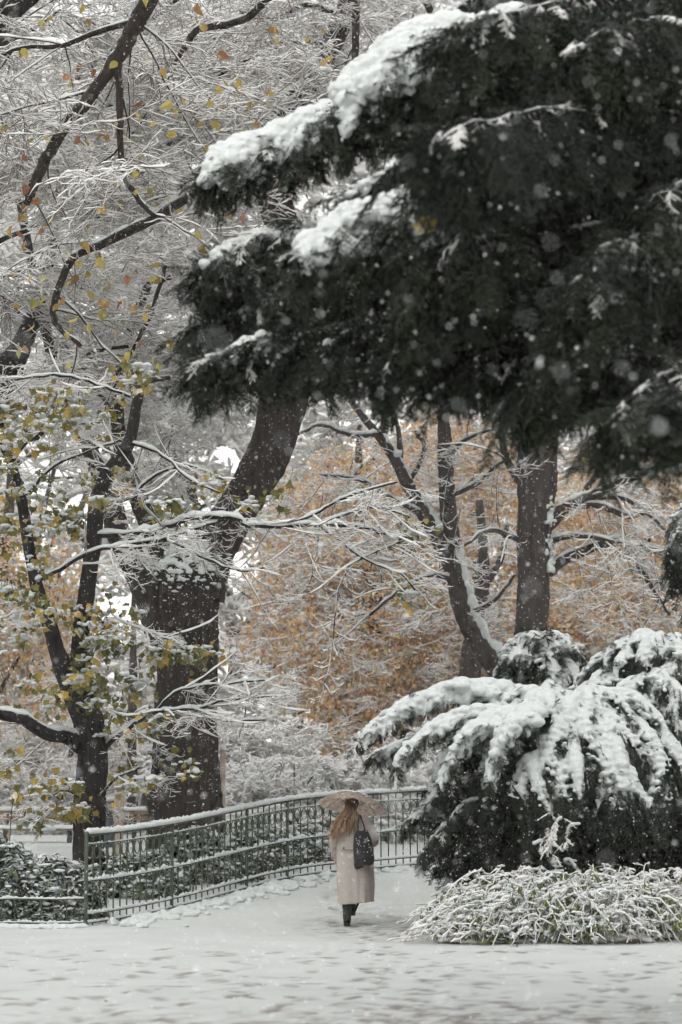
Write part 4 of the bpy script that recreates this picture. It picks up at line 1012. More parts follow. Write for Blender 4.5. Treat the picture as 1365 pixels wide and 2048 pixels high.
# ---- the wide snowy yew beside the path
def yew(name, label, C, rad, seed, fingers, az_range, vox, flen=(.5, 1.0), r0=.12, skirt=900, extra=(), cat='shrub', finish_noise=.05):
    c = Conifer(name, label, (C[0], C[1], float(hgt(C[0], C[1]))), seed, vox, cat); rng = c.rng; C = np.array(C); rad = np.array(rad)
    gz = float(hgt(C[0], C[1]))
    def S(az, el, k=1.0): return C + rad * k * np.array((math.cos(az) * math.cos(el), math.sin(az) * math.cos(el), math.sin(el)))
    for _ in range(6):
        a = rng.random() * 6.28; P = catmull([(C[0] + math.cos(a) * .2, C[1] + math.sin(a) * .2, gz - .1), (C[0] + math.cos(a) * .4, C[1] + math.sin(a) * .3, C[2]), S(a, .8, .8)], 12)
        g = Geo(); tube(g, P, np.linspace(.09, .03, 12), 8, .4, .05, rng); part(g, 'stem', M['bark_dark'], c.root)
    # finger boughs: snow lies thick on each, foliage hangs below
    for i in range(fingers):
        az = rng.uniform(*az_range); e0 = rng.uniform(.35, 1.35); e1 = max(.02, e0 - rng.uniform(*flen)); da = rng.normal() * .18
        n = 12; ts = np.linspace(0, 1, n)
        P = np.array([S(az + da * t, e0 + (e1 - e0) * t, 1.0 + .10 * math.sin(t * 2.6) - .03 * (1 - t)) for t in ts]) + rng.normal(size=3) * .04
        g = c.sec; tube(g, P, np.linspace(.02, .006, n), 4, .3)
        T = tangents(P); wv = rng.uniform(.75, 1.2)
        for k in range(n):
            r = r0 * wv * (1.0 - .62 * ts[k]) * rng.uniform(.85, 1.15); c.bl.append((*(P[k] + (0, 0, r * .35)), r * 1.15, r * 1.15, r * .75))
            side = nrm(np.cross(T[k], (0, 0, 1)))
            for sg in (-1, 1):
                if rng.random() < .7:
                    l = r0 * rng.uniform(1.2, 3.2) * (1.1 - .5 * ts[k]); d = nrm(T[k] * .9 + side * sg + np.array((0, 0, -.45)))
                    for q in (.45, .95): rr = r * (.80 - .36 * q); c.bl.append((*(P[k] + d * l * q + (0, 0, rr * .2)), rr * 1.1, rr * 1.1, rr * .8))
                    c.hang(P[k] + d * l * .4 - (0, 0, .03), nrm(d + (0, 0, -.55)), rng.uniform(.5, .85))
                    c.hang(P[k] + d * l * .8 - (0, 0, .05), nrm(d + (0, 0, -.9) + rng.normal(size=3) * .2), rng.uniform(.4, .8))
            if rng.random() < .6: c.hang(P[k] + (0, 0, .05), nrm(T[k] + side * rng.normal() * .7 + (0, 0, .12)), rng.uniform(.28, .45))
            if rng.random() < .18: c.dustf(P[k] + side * rng.normal() * .08, nrm(T[k] + side * rng.normal() * .6 + (0, 0, -.35)), rng.uniform(.35, .55))
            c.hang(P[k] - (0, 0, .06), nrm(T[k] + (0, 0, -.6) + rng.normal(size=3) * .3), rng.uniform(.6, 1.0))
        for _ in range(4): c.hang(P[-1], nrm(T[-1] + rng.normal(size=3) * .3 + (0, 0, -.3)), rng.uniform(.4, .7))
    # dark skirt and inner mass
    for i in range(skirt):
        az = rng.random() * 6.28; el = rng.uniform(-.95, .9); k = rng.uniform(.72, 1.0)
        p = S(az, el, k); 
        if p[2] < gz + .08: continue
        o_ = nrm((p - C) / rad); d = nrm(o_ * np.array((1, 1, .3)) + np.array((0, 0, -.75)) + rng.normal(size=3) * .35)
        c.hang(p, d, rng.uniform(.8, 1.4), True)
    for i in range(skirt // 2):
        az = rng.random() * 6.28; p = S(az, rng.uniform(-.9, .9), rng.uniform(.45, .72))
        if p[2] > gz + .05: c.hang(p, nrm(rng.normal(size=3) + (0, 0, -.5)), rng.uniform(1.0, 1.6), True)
    for pth, sn, sw in extra:
        P, _ = px_path([(a, b, y, 1) for a, b, y in pth], None, .008, rng); c.bough(P, np.linspace(.03, .006, len(P)), .36, .07, .4, (.38, .62), sn, .2, st0=.0, sw=sw * 1.15, name='bough', dusting=.15, drape=.55)
    c.poke(.2, (.2, .34)); c.finish(.035, 3)
    return c
yC = at(1135, 1640, 31.8)
yew('yew_bush', 'broad dark yew bush heaped with snow beside the path, right of the woman', yC, (1.62, 1.25, 1.72), 111, 125, (-3.6, .9), .018, (.35, .85), .100, 900, [
    ([(1080, 1400, 31.8), (960, 1378, 31.6), (870, 1392, 31.5), (790, 1428, 31.4), (724, 1482, 31.4)], 1, .11),
    ([(1050, 1440, 31.4), (930, 1432, 31.0), (850, 1470, 30.9), (795, 1530, 30.9)], 1, .10),
    ([(1020, 1420, 32), (900, 1440, 32), (820, 1480, 32), (750, 1512, 32)], .8, .075),
    ([(1080, 1430, 31), (985, 1440, 30.7), (925, 1490, 30.6), (885, 1560, 30.6)], 1, .10),
    ([(1050, 1540, 31.4), (930, 1555, 31.2), (870, 1590, 31.1), (815, 1650, 31.1)], .8, .06),
    ([(1050, 1580, 31.2), (950, 1600, 31), (900, 1640, 30.9), (850, 1700, 30.9)], .4, .05),
    ([(1100, 1420, 31), (1040, 1440, 30.5), (1000, 1490, 30.4), (985, 1560, 30.4)], 1, .11)])
yC2 = at(1345, 1580, 32.6)
yew('yew_bush', 'tall rounded yew behind the snowy one, cut by the right edge', yC2, (1.45, 1.25, 2.05), 112, 95, (-3.6, .6), .020, (.25, .6), .088, 700)
yC3 = at(1086, 1420, 36.5)
yew('round_shrub', 'small round evergreen shrub crusted with snow clumps, behind the yew beside the lamp', yC3, (.66, .6, 1.12), 113, 75, (-3.6, .6), .022, (.2, .6), .092, 260, finish_noise=.05)
yC4 = at(1450, 1130, 34)
yew('edge_conifer', 'snowy conifer branch tips poking in at the right edge above the yews', yC4, (.66, .8, 1.0), 114, 80, (-4.6, -1.2), .022, (.2, .6), .095, 80, cat='conifer')

# ------------------------------------------------------------------ low arching shrub bed at the right
def arching(name, label, x0, x1, y0, y1, n, seed, hh, leaves=260, brown=False):
    rng = np.random.default_rng(seed); xm = (x0 + x1) / 2
    root = thing(name, label, 'shrub', (xm, (y0 + y1) / 2, 0)); g, gs = Geo(), Geo(); lp = []
    for i in range(n):
        bx = rng.uniform(x0 + .35, x1); by = y0 + (y1 - y0) * rng.uniform(.25, 1); gz = float(hgt(bx, by))
        az = rng.normal(-1.85, .9); L = rng.uniform(.45, 1.15); h = hh * rng.uniform(.35, 1.1) * (.35 + .65 * min(1, (bx - x0) / .9)) * (.5 + .5 * (by - y0) / (y1 - y0))
        yl = y0 + .16 * math.sin(bx * 4.1) + .12 * math.sin(bx * 9.7 + 1) + rng.normal() * .12; tip = np.array((bx + math.cos(az) * L, max(yl, by + math.sin(az) * L), gz + rng.uniform(.02, .16)))
        b = np.array((bx, by, gz)); mid = b + (tip - b) * .4 + np.array((0, 0, h * 1.25))
        C = catmull([b, mid * .7 + b * .3 + (0, 0, h * .2), mid, mid * .45 + tip * .55 + (0, 0, h * .28), tip], 16); C[1:] += rng.normal(size=(15, 3)) * .010 + np.cumsum(rng.normal(size=(15, 3)) * .014, axis=0)
        rr = np.linspace(.005, .0028, 16); tube(g, C, rr, 4, rng.random()); snowcap(gs, C[2:], rr[2:], .008, .0145, rng, SEC3, .7, .1)
        for k in range(4, 15):
            lp.append((C[k], rng.random()))
            if rng.random() < .5:
                D = grow(C[k], (rng.normal(), -.6 + rng.normal() * .6, rng.uniform(-.3, .4)), rng.uniform(.06, .2), 5, rng, .3, .3); r2 = np.linspace(.005, .003, 5); tube(g, D, r2, 3, rng.random(), cap=False); snowcap(gs, D, r2, .007, .013, rng, SEC3, .6, .1); lp.append((D[3], rng.random()))
    part(g, 'stems', M['twig'], root, True, 'stuff'); part(gs, 'snow', M['snow'], root, True, 'stuff')
    Bl = []
    for j in rng.choice(len(lp), min(len(lp), int(n * 4.2)), False):
        p = lp[j][0]
        for _ in range(3): r = rng.uniform(.010, .024); Bl.append((*(p + rng.normal(size=3) * (.025, .025, .006) + (0, 0, .012)), r * rng.uniform(1, 2), r * 1.2, r * .8))
    adopt(link('snow_clumps', blobs_mesh('snow_clumps', Bl, .013, M['snow_thick'], 1, .015)), root)['kind'] = 'stuff'
    if leaves:
        lg = []
        for i in range(3):
            q = Geo(); r2 = np.random.default_rng(500 + i)
            for _ in range(7): leaf(q, r2.normal(size=3) * .03, nrm(np.array((r2.normal() * .35, r2.normal() * .35, -1))), nrm(r2.normal(size=3)), r2.uniform(.05, .10), 'small', r2.random(), .2, .1)
            lg.append(q.mesh(f'hanging_leaves_{i}', M['jasmine'], False))
        k = rng.choice(len(lp), min(leaves, len(lp)), False); pts = np.array([lp[j][0] for j in k])
        # leaves gather in patches
        keep = np.sin(pts[:, 0] * 5.1) + np.sin(pts[:, 1] * 6 + pts[:, 0] * 3) + rng.normal(size=len(pts)) * .7 > -.2; pts = pts[keep]; m = len(pts)
        scatter('leaves', 'hanging_leaves', lg, pts, np.stack([np.zeros(m), np.zeros(m), rng.random(m) * 6.28], -1), rng.uniform(.7, 1.2, m), rng.integers(0, 3, m), root)
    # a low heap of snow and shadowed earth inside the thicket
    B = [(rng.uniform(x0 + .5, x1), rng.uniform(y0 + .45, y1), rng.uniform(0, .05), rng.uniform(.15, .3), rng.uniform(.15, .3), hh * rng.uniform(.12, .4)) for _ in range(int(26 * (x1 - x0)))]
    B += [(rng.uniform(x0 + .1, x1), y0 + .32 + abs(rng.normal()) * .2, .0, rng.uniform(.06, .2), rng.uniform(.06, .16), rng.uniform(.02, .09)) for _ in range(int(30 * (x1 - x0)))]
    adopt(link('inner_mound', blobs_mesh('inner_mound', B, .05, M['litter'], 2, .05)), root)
    return root
arching('arching_shrub', 'low tangle of snowy arching stems with small green leaves, below the yew', 1.15, 3.6, 28.15, 30.4, 1000, 121, .60, 4200)
arching('bramble', 'brownish thorny stems under snow at the right edge of the bed', 3.05, 4.6, 28.9, 30.6, 200, 122, .68, 150)
sp = thing('sapling', 'small snow-capped conifer sapling standing before the dark yew', 'sapling', (at(1105, 1800, 30.1)[0], 30.1, 0)); g = Geo(); bl = []
sps = np.random.default_rng(4)
for pth in ([(1112, 1790), (1108, 1700), (1112, 1650), (1122, 1638)], [(1112, 1720), (1090, 1685), (1068, 1690)], [(1115, 1690), (1140, 1655), (1160, 1650)], [(1112, 1745), (1135, 1720), (1150, 1735)]):
    P, _ = px_path([(a, b, 30.1, 1) for a, b in pth], 14); tube(g, P, np.linspace(.014, .006, 14), 5, .4)
    for k in range(5, 14): r = sps.uniform(.014, .03); bl.append((*(P[k] + (0, 0, .02)), r, r, r * 1.1))
part(g, 'stem', M['bark_dark'], sp)
adopt(link('snow', blobs_mesh('sapling_snow', bl, .018, M['snow_thick'], 2, .02)), sp)['kind'] = 'stuff'
pts = [at(1110 + sps.normal() * 22, 1690 + sps.normal() * 30, 30.1 + sps.normal() * .1) for _ in range(40)]
scatter('foliage', 'fronds', FR, pts, [eul((sps.normal(), sps.normal(), -1.2)) for _ in pts], sps.uniform(.25, .5, 40), sps.integers(0, 6, 40), sp)
pts = [at(1108 + sps.normal() * 18, 1670 + sps.normal() * 25, 30.0 + sps.normal() * .08) for _ in range(26)]
scatter('frond_snow', 'snow_fronds', FRS, pts, [eul((sps.normal(), sps.normal() - .4, -.6)) for _ in pts], sps.uniform(.3, .5, 26), sps.integers(0, 6, 26), sp)

# ------------------------------------------------------------------ laurels at the left
LA = []
for i in range(5):
    g = Geo(); r = np.random.default_rng(600 + i)
    for _ in range(13):
        a = r.random() * 6.28; d = nrm(np.array((math.cos(a), math.sin(a), r.uniform(-.7, .35)))); leaf(g, d * .02 + np.array((0, 0, r.uniform(-.12, .05))), d, nrm(np.cross(d, (0, 0, 1))), r.uniform(.10, .16), 'laurel', r.random(), .25, .35)
    tube(g, np.array([(0, 0, -.2), (0, 0, -.1), (0, 0, .03)]), .006, 4, .2); LA.append(g.mesh(f'laurel_sprig_{i}', M['laurel'], False))
def laurel(name, label, C, rad, n, seed, snow=1.0):
    C = np.array(C, float); rad = np.array(rad); rng = np.random.default_rng(seed); root = thing(name, label, 'shrub', (C[0], C[1], float(hgt(C[0], C[1]))))
    d = nrm(rng.normal(size=(n, 3))); d[:, 2] = np.abs(d[:, 2]) * 1.0 - .15; k = rng.uniform(.55, 1.08, n)[:, None]; pts = C + d * rad * k
    pts[:, 2] = np.maximum(pts[:, 2], C[2] + .08)
    rots = [eul(nrm(np.array((0, 0, 1.)) * .8 + a * .7 + rng.normal(size=3) * .25)) for a in d]
    rots = [tuple((Euler(r).to_matrix() @ Matrix.Rotation(math.pi / 2, 3, 'Y')).to_euler()) for r in rots]
    scatter('leaves', 'laurel', LA, pts, rots, rng.uniform(.7, 1.15, n), rng.integers(0, 5, n), root)
    g = Geo()
    for _ in range(16):
        t_ = pts[rng.integers(n)]; P = catmull([np.array((C[0] + rng.normal() * .15, C[1] + rng.normal() * .1, float(hgt(C[0], C[1])))), (C + t_) / 2, t_], 8); tube(g, P, np.linspace(.02, .007, 8), 5, .3)
    part(g, 'stems', M['bark_dark'], root, True, 'stuff')
    B = []
    for i in range(n):
        if d[i, 2] > .15 and k[i] > .85 and rng.random() < .5 * snow:
            for _ in range(2): r = rng.uniform(.022, .045); B.append((*(pts[i] + rng.normal(size=3) * .05 + (0, 0, .04)), r * rng.uniform(1, 2), r * rng.uniform(1, 1.6), r * .6))
    if B: o = adopt(link('snow', blobs_mesh('laurel_snow', B, .018, M['snow_thick'], 2, .02)), root); o['kind'] = 'stuff'
    return root
laurel('laurel_shrub', 'tallest dark laurel with snowy leaves at the left edge', (at(-10, 1800, 33.4)[0], 33.4, .05), (.75, .6, 1.35), 620, 131)
laurel('laurel_shrub', 'low dark laurel beside the railing end post, behind the low rail', (at(118, 1800, 33.2)[0], 33.2, .03), (.62, .5, .98), 560, 132, .7)
laurel('laurel_shrub', 'leafy laurel behind the first bay of the railing', (at(265, 1800, 35.6)[0], 35.8, .25), (.85, .6, .72), 520, 133, 1.2)
laurel('laurel_shrub', 'laurel behind the second bay of the railing', (at(400, 1780, 37)[0], 37.2, .4), (.9, .6, .95), 560, 134, 1.0)
laurel('laurel_shrub', 'laurel behind the railing under the massive trunk', (at(510, 1760, 38.4)[0], 38.6, .5), (.7, .6, .92), 460, 135, 1.2)
laurel('laurel_shrub', 'snowiest laurel behind the railing, left of the woman', (at(600, 1750, 39.6)[0], 39.8, .6), (.6, .5, .80), 360, 136, 2.0)
sp = thing('upright_sprig', 'single upright leafy sprig rising above the left laurel', 'sprig', (at(22, 1800, 33.2)[0], 33.2, 0)); g = Geo()
P, _ = px_path([(18, 1760, 33.2, 1), (20, 1680, 33.2, 1), (24, 1620, 33.2, 1), (28, 1598, 33.2, 1)], 16); tube(g, P, .007, 5, .3); part(g, 'stem', M['bark_dark'], sp)
for k in range(7, 16):
    for s in (-1, 1):
        g = Geo(); leaf(g, np.zeros(3), np.array((s * .8, -.2, .35)), np.array((0, 1., .1)), .11, 'laurel', .4, .25, .3); o = build(g, 'leaf', M['laurel'], None, False); o.location = P[k]; adopt(o, sp)

# ------------------------------------------------------------------ the railing
def fence():
    ctl = np.array([[(u - CX) / FPX * Y, Y] for u, Y in ((178, 32.3), (372, 34.5), (547, 36.8), (650, 37.8), (750, 38.4), (862, 39.3))])
    C = catmull(ctl, 240); L = np.concatenate([[0], np.cumsum(np.linalg.norm(np.diff(C, axis=0), axis=1))]); tot = L[-1]
    def xy(s): return np.array((np.interp(s, L, C[:, 0]), np.interp(s, L, C[:, 1])))
    zb = lambda s: float(hgt(*xy(s))) 
    H = 1.19
    root = thing('garden_railing', 'curved dark green cast-iron railing with snow on its handrail, along the path', 'railing', (C[0][0], C[0][1], 0))
    ss = np.linspace(0, tot, 90)
    # smooth profile so the rails run clean
    zz = np.array([zb(s) for s in ss]); XY = np.array([xy(s) for s in ss])
    def rail(h, r, name, snow):
        P = np.column_stack([XY, zz + h]); g = Geo(); tube(g, P, r, 8, .5); part(g, name, M['iron'], root)
        gs = Geo(); ps = np.linspace(0, tot, 260); Q = np.column_stack([np.array([xy(s) for s in ps]), np.interp(ps, ss, zz) + h]); snowcap(gs, Q, r, snow[0], snow[1], RNG, SEC5, snow[2], .1); part(gs, name + '_snow', M['snow_thick'], root)
    rail(H, .024, 'handrail', (.044, .064, .14)); rail(H - .13, .012, 'upper_rail', (.013, .016, .5)); rail(H * .49, .015, 'middle_rail', (.024, .036, .6)); rail(.15, .014, 'lower_rail', (.022, .034, .35)); rail(.035, .014, 'bottom_rail', (.022, .030, .35))
    gb = Geo(); tube(gb, np.array([(0, 0, -.03), (0, 0, .4), (0, 0, .8), (0, 0, H - .01)]), .0105, 7, .5, cap=False); bar = gb.mesh('bar', M['iron'])
    gr = Geo(); a = np.linspace(0, 2 * math.pi, 17); tube(gr, np.column_stack([np.cos(a) * .062, np.zeros(17), np.sin(a) * .088]), .0085, 5, .5, cap=False); ring = gr.mesh('ring', M['iron'])
    gc = Geo(); V, F = ico(); gc.add(V * (.020, .020, .042), None, F); tube(gc, np.array([(-.055, 0, .0), (-.03, 0, .028), (0, 0, .0), (.03, 0, .028), (.055, 0, 0)]), .007, 5, .5); collar = gc.mesh('scroll', M['iron'])
    gp = Geo(); tube(gp, np.array([(0, 0, -.1), (0, 0, .5), (0, 0, H + .015)]), .026, 10, .5); tube(gp, np.array([(0, 0, -.1), (0, 0, .02), (0, 0, .06)]), (.05, .045, .03), 10, .5); post = gp.mesh('post', M['iron'])
    sp = .165; n = int(tot / sp)
    for i in range(n + 1):
        s = i * tot / n; p = xy(s); z = np.interp(s, ss, zz); t = xy(min(tot, s + .05)) - xy(max(0, s - .05)); rz = math.atan2(t[1], t[0])
        isp = i in (0, 13, 26, n) or i == 33
        o = link('post' if isp else 'bar', post if isp else bar, None, (p[0], p[1], z)); adopt(o, root)
        if i < n:
            s2 = (i + .5) * tot / n; p = xy(s2); z2 = np.interp(s2, ss, zz)
            o = link('ring', ring, None, (p[0], p[1], z2 + H - .235)); o.rotation_euler = (0, 0, rz); adopt(o, root)
        o = link('scroll', collar, None, (*xy(s), z + H * .49 - .05)); o.rotation_euler = (0, 0, rz); adopt(o, root)
    # cleared snow heaped along its foot
    rng = np.random.default_rng(14); B = []
    for i in range(300):
        s = rng.uniform(.3, tot) if rng.random() < .4 else rng.normal(1.6, .9) if rng.random() < .5 else rng.normal(4.4, .8)
        if s < .1 or s > tot: continue
        p = xy(s); q = xy(min(tot, s + .1)) - p; nn = nrm(np.array((q[1], -q[0]))); off = abs(rng.normal()) * .22 + .12; r = rng.uniform(.02, .085)
        x, y = p + nn * off; B.append((x, y, float(hgt(x, y)) + r * .15, r * rng.uniform(1, 1.7), r * rng.uniform(1, 1.4), r * rng.uniform(.6, 1)))
    for i in range(160):
        x = rng.uniform(-5, -3.35); y = 32.1 + rng.normal() * .1; r = rng.uniform(.03, .07); B.append((x, y, .01, r * 1.8, r, r * .7))
    o = link('snow_bank', blobs_mesh('snow_bank', B, .02, M['snow_thick'], 1, .07)); tag(o, 'lumpy bank of cleared snow along the foot of the railing', 'snow', kind='stuff')
fence()
def low_rail():
    x0, x1, y = at(-60, 1800, 32.45)[0], at(172, 1800, 32.4)[0], 32.45
    root = thing('low_rail', 'knee-high dark wire edging with a snow line, left of the railing end post', 'edging', ((x0 + x1) / 2, y, 0))
    xs = np.linspace(x0, x1, 60)
    for h, nm in ((.36, 'top_rod'), (.05, 'bottom_rod')):
        P = np.column_stack([xs, np.full(60, y), h + .004 * np.sin(xs * 7)]); g = Geo(); tube(g, P, .011, 6, .5); part(g, nm, M['iron'], root); gs = Geo(); snowcap(gs, P, .011, .017, .024, RNG, SEC5, .4, .1); part(gs, nm + '_snow', M['snow_thick'], root)
    gu = Geo(); tube(gu, np.array([(0, 0, -.03), (0, 0, .2), (0, 0, .35)]), .008, 5, .5); up = gu.mesh('upright', M['iron'])
    for i in range(9): adopt(link('upright', up, None, (x0 + (x1 - x0) * (i + .5) / 9, y, 0)), root)
    g = Geo(); box(g, ((x0 + x1) / 2 - .1, y + .5, .0), (x1 - x0 + .1, .7, .16)); o = build(g, 'planting_bed', M['soil'], None, False); tag(o, 'dark bare earth of the planting bed', kind='structure')
low_rail()

# ------------------------------------------------------------------ bench, bin, stakes, lamp
def bench():
    Y = 50; x0, x1 = at(-14, 1650, Y)[0], at(292, 1650, Y)[0]; z0 = float(hgt((x0 + x1) / 2, Y)) - .13; L = x1 - x0; xm = (x0 + x1) / 2
    root = thing('park_bench', 'long wooden park bench with snow on seat and backrest, behind the maple trunk', 'bench', (xm, Y, z0))
    for (z, dy, hh, nm) in ((.40, -.10, .05, 'seat_slat'), (.40, .06, .05, 'seat_slat'), (.40, .22, .05, 'seat_slat'), (.62, .36, .09, 'back_slat'), (.75, .38, .09, 'back_slat')):
        g = Geo(); box(g, (xm, Y + dy, z0 + z), (L, .13 if nm == 'seat_slat' else .035, hh)); part(g, nm, M['wood'], root, False)
        gs = Geo(); P = np.column_stack([np.linspace(x0, x1, 70), np.full(70, Y + dy), np.full(70, z0 + z + hh / 2 - .01)]); snowcap(gs, P, .0, .075 if nm == 'seat_slat' else .03, .07, RNG, SEC5, .12, .0)
        if not (nm == 'back_slat' and z < .7): part(gs, 'snow', M['snow_thick'], root)
    for x in (x0 + .25, xm, x1 - .25):
        g = Geo(); box(g, (x, Y + .06, z0 + .19), (.06, .42, .05)); box(g, (x, Y - .10, z0 + .17), (.05, .05, .42)); box(g, (x, Y + .25, z0 + .17), (.05, .05, .42)); part(g, 'leg', M['dark_metal'], root, False)
        g = Geo(); box(g, (x, Y + .41, z0 + .5), (.05, .03, .62)); part(g, 'back_support', M['dark_metal'], root, False)
bench()
def litter_bin():
    Y = 47; p = at(217, 1690, Y); z0 = float(hgt(p[0], Y)); root = thing('litter_bin', 'dark rounded bin with a snow cap between maple trunk and stakes', 'bin', (p[0], Y, z0))
    def lathe(prof, n=20):
        g = Geo(); a = np.linspace(0, 2 * math.pi, n, endpoint=False); V = np.array([(p[0] + r * math.cos(t), Y + r * math.sin(t), z0 + z) for r, z in prof for t in a]); m = len(prof)
        i = np.arange(m - 1)[:, None] * n; j = np.arange(n)[None, :]; g.add(V, np.stack([i + j, i + (j + 1) % n, i + n + (j + 1) % n, i + n + j], -1).reshape(-1, 4)); return g
    part(lathe([(.0, 0), (.15, 0), (.17, .05), (.18, .5), (.17, .55), (.16, .56)]), 'body', M['bluegrey'], root)
    part(lathe([(.15, .58), (.21, .60), (.22, .68), (.20, .80), (.14, .90), (.0, .94)]), 'hood', M['dark_metal'], root)
    adopt(link('snow', blobs_mesh('bin_snow', [(p[0], Y, z0 + .91, .17, .17, .08), (p[0] + .08, Y, z0 + .88, .1, .1, .07)], .025, M['snow_thick'])), root)
litter_bin()
for (u, vt, Y, lab, r) in ((236, 1560, 43, 'pale wooden stake with a round snow cap, left one of the close pair', 5), (246, 1575, 43.4, 'darker wooden stake, right one of the close pair by the maple', 4.5), (447, 1500, 46, 'tall pale wooden post just right of the massive trunk', 6)):
    b = base_at(u, Y); top = at(u - 1, vt, Y); root = thing('tree_stake', lab, 'stake', b); g = Geo(); P = np.array([np.array(b) - (0, 0, .1), (np.array(b) + top) / 2, top]); tube(g, P, r * pxm(Y), 8, .5); part(g, 'stake', M['stake'], root)
    adopt(link('snow', blobs_mesh('stake_snow', [(*(top + (0, 0, .04)), .075, .075, .07)], .02, M['snow_thick'])), root)
def lamp():
    Y = 44; p = at(1011, 1340, Y); b = base_at(1011, Y); root = thing('street_lamp', 'old park lantern with a snow-topped roof between yew and bowed stem', 'lamp', b); x, y = b[0], b[1]; z = p[2]
    g = Geo(); tube(g, np.array([(x, y, b[2]), (x, y, b[2] + 1), (x, y, z - .34)]), (.07, .045, .035), 12, .5); part(g, 'post', M['dark_metal'], root)
    def frustum(z0, z1, r0, r1, n=6):
        g = Geo(); a = np.linspace(0, 2 * math.pi, n, endpoint=False) + .5; V = [(x + r0 * math.cos(t), y + r0 * math.sin(t), z0) for t in a] + [(x + r1 * math.cos(t), y + r1 * math.sin(t), z1) for t in a]
        g.add(V, [(k, (k + 1) % n, n + (k + 1) % n, n + k) for k in range(n)]); return g
    m, t, bs = newmat('lamp_glass'); bs.inputs['Base Color'].default_value = (.55, .56, .54, 1); bs.inputs['Roughness'].default_value = .35
    part(frustum(z - .30, z - .02, .10, .16), 'glass', m, root, False)
    g = Geo(); a = np.linspace(0, 2 * math.pi, 6, endpoint=False) + .5
    for tt in a: tube(g, np.array([(x + .102 * math.cos(tt), y + .102 * math.sin(tt), z - .31), (x + .163 * math.cos(tt), y + .163 * math.sin(tt), z - .01)]), .011, 4, .5)
    part(g, 'frame', M['dark_metal'], root); part(frustum(z - .02, z + .13, .20, .05), 'roof', M['dark_metal'], root, False)
    adopt(link('snow', blobs_mesh('lamp_snow', [(x, y, z + .02, .21, .21, .07), (x, y, z + .09, .13, .13, .09), (x, y, z + .15, .07, .07, .07)], .025, M['snow_thick'])), root)
lamp()

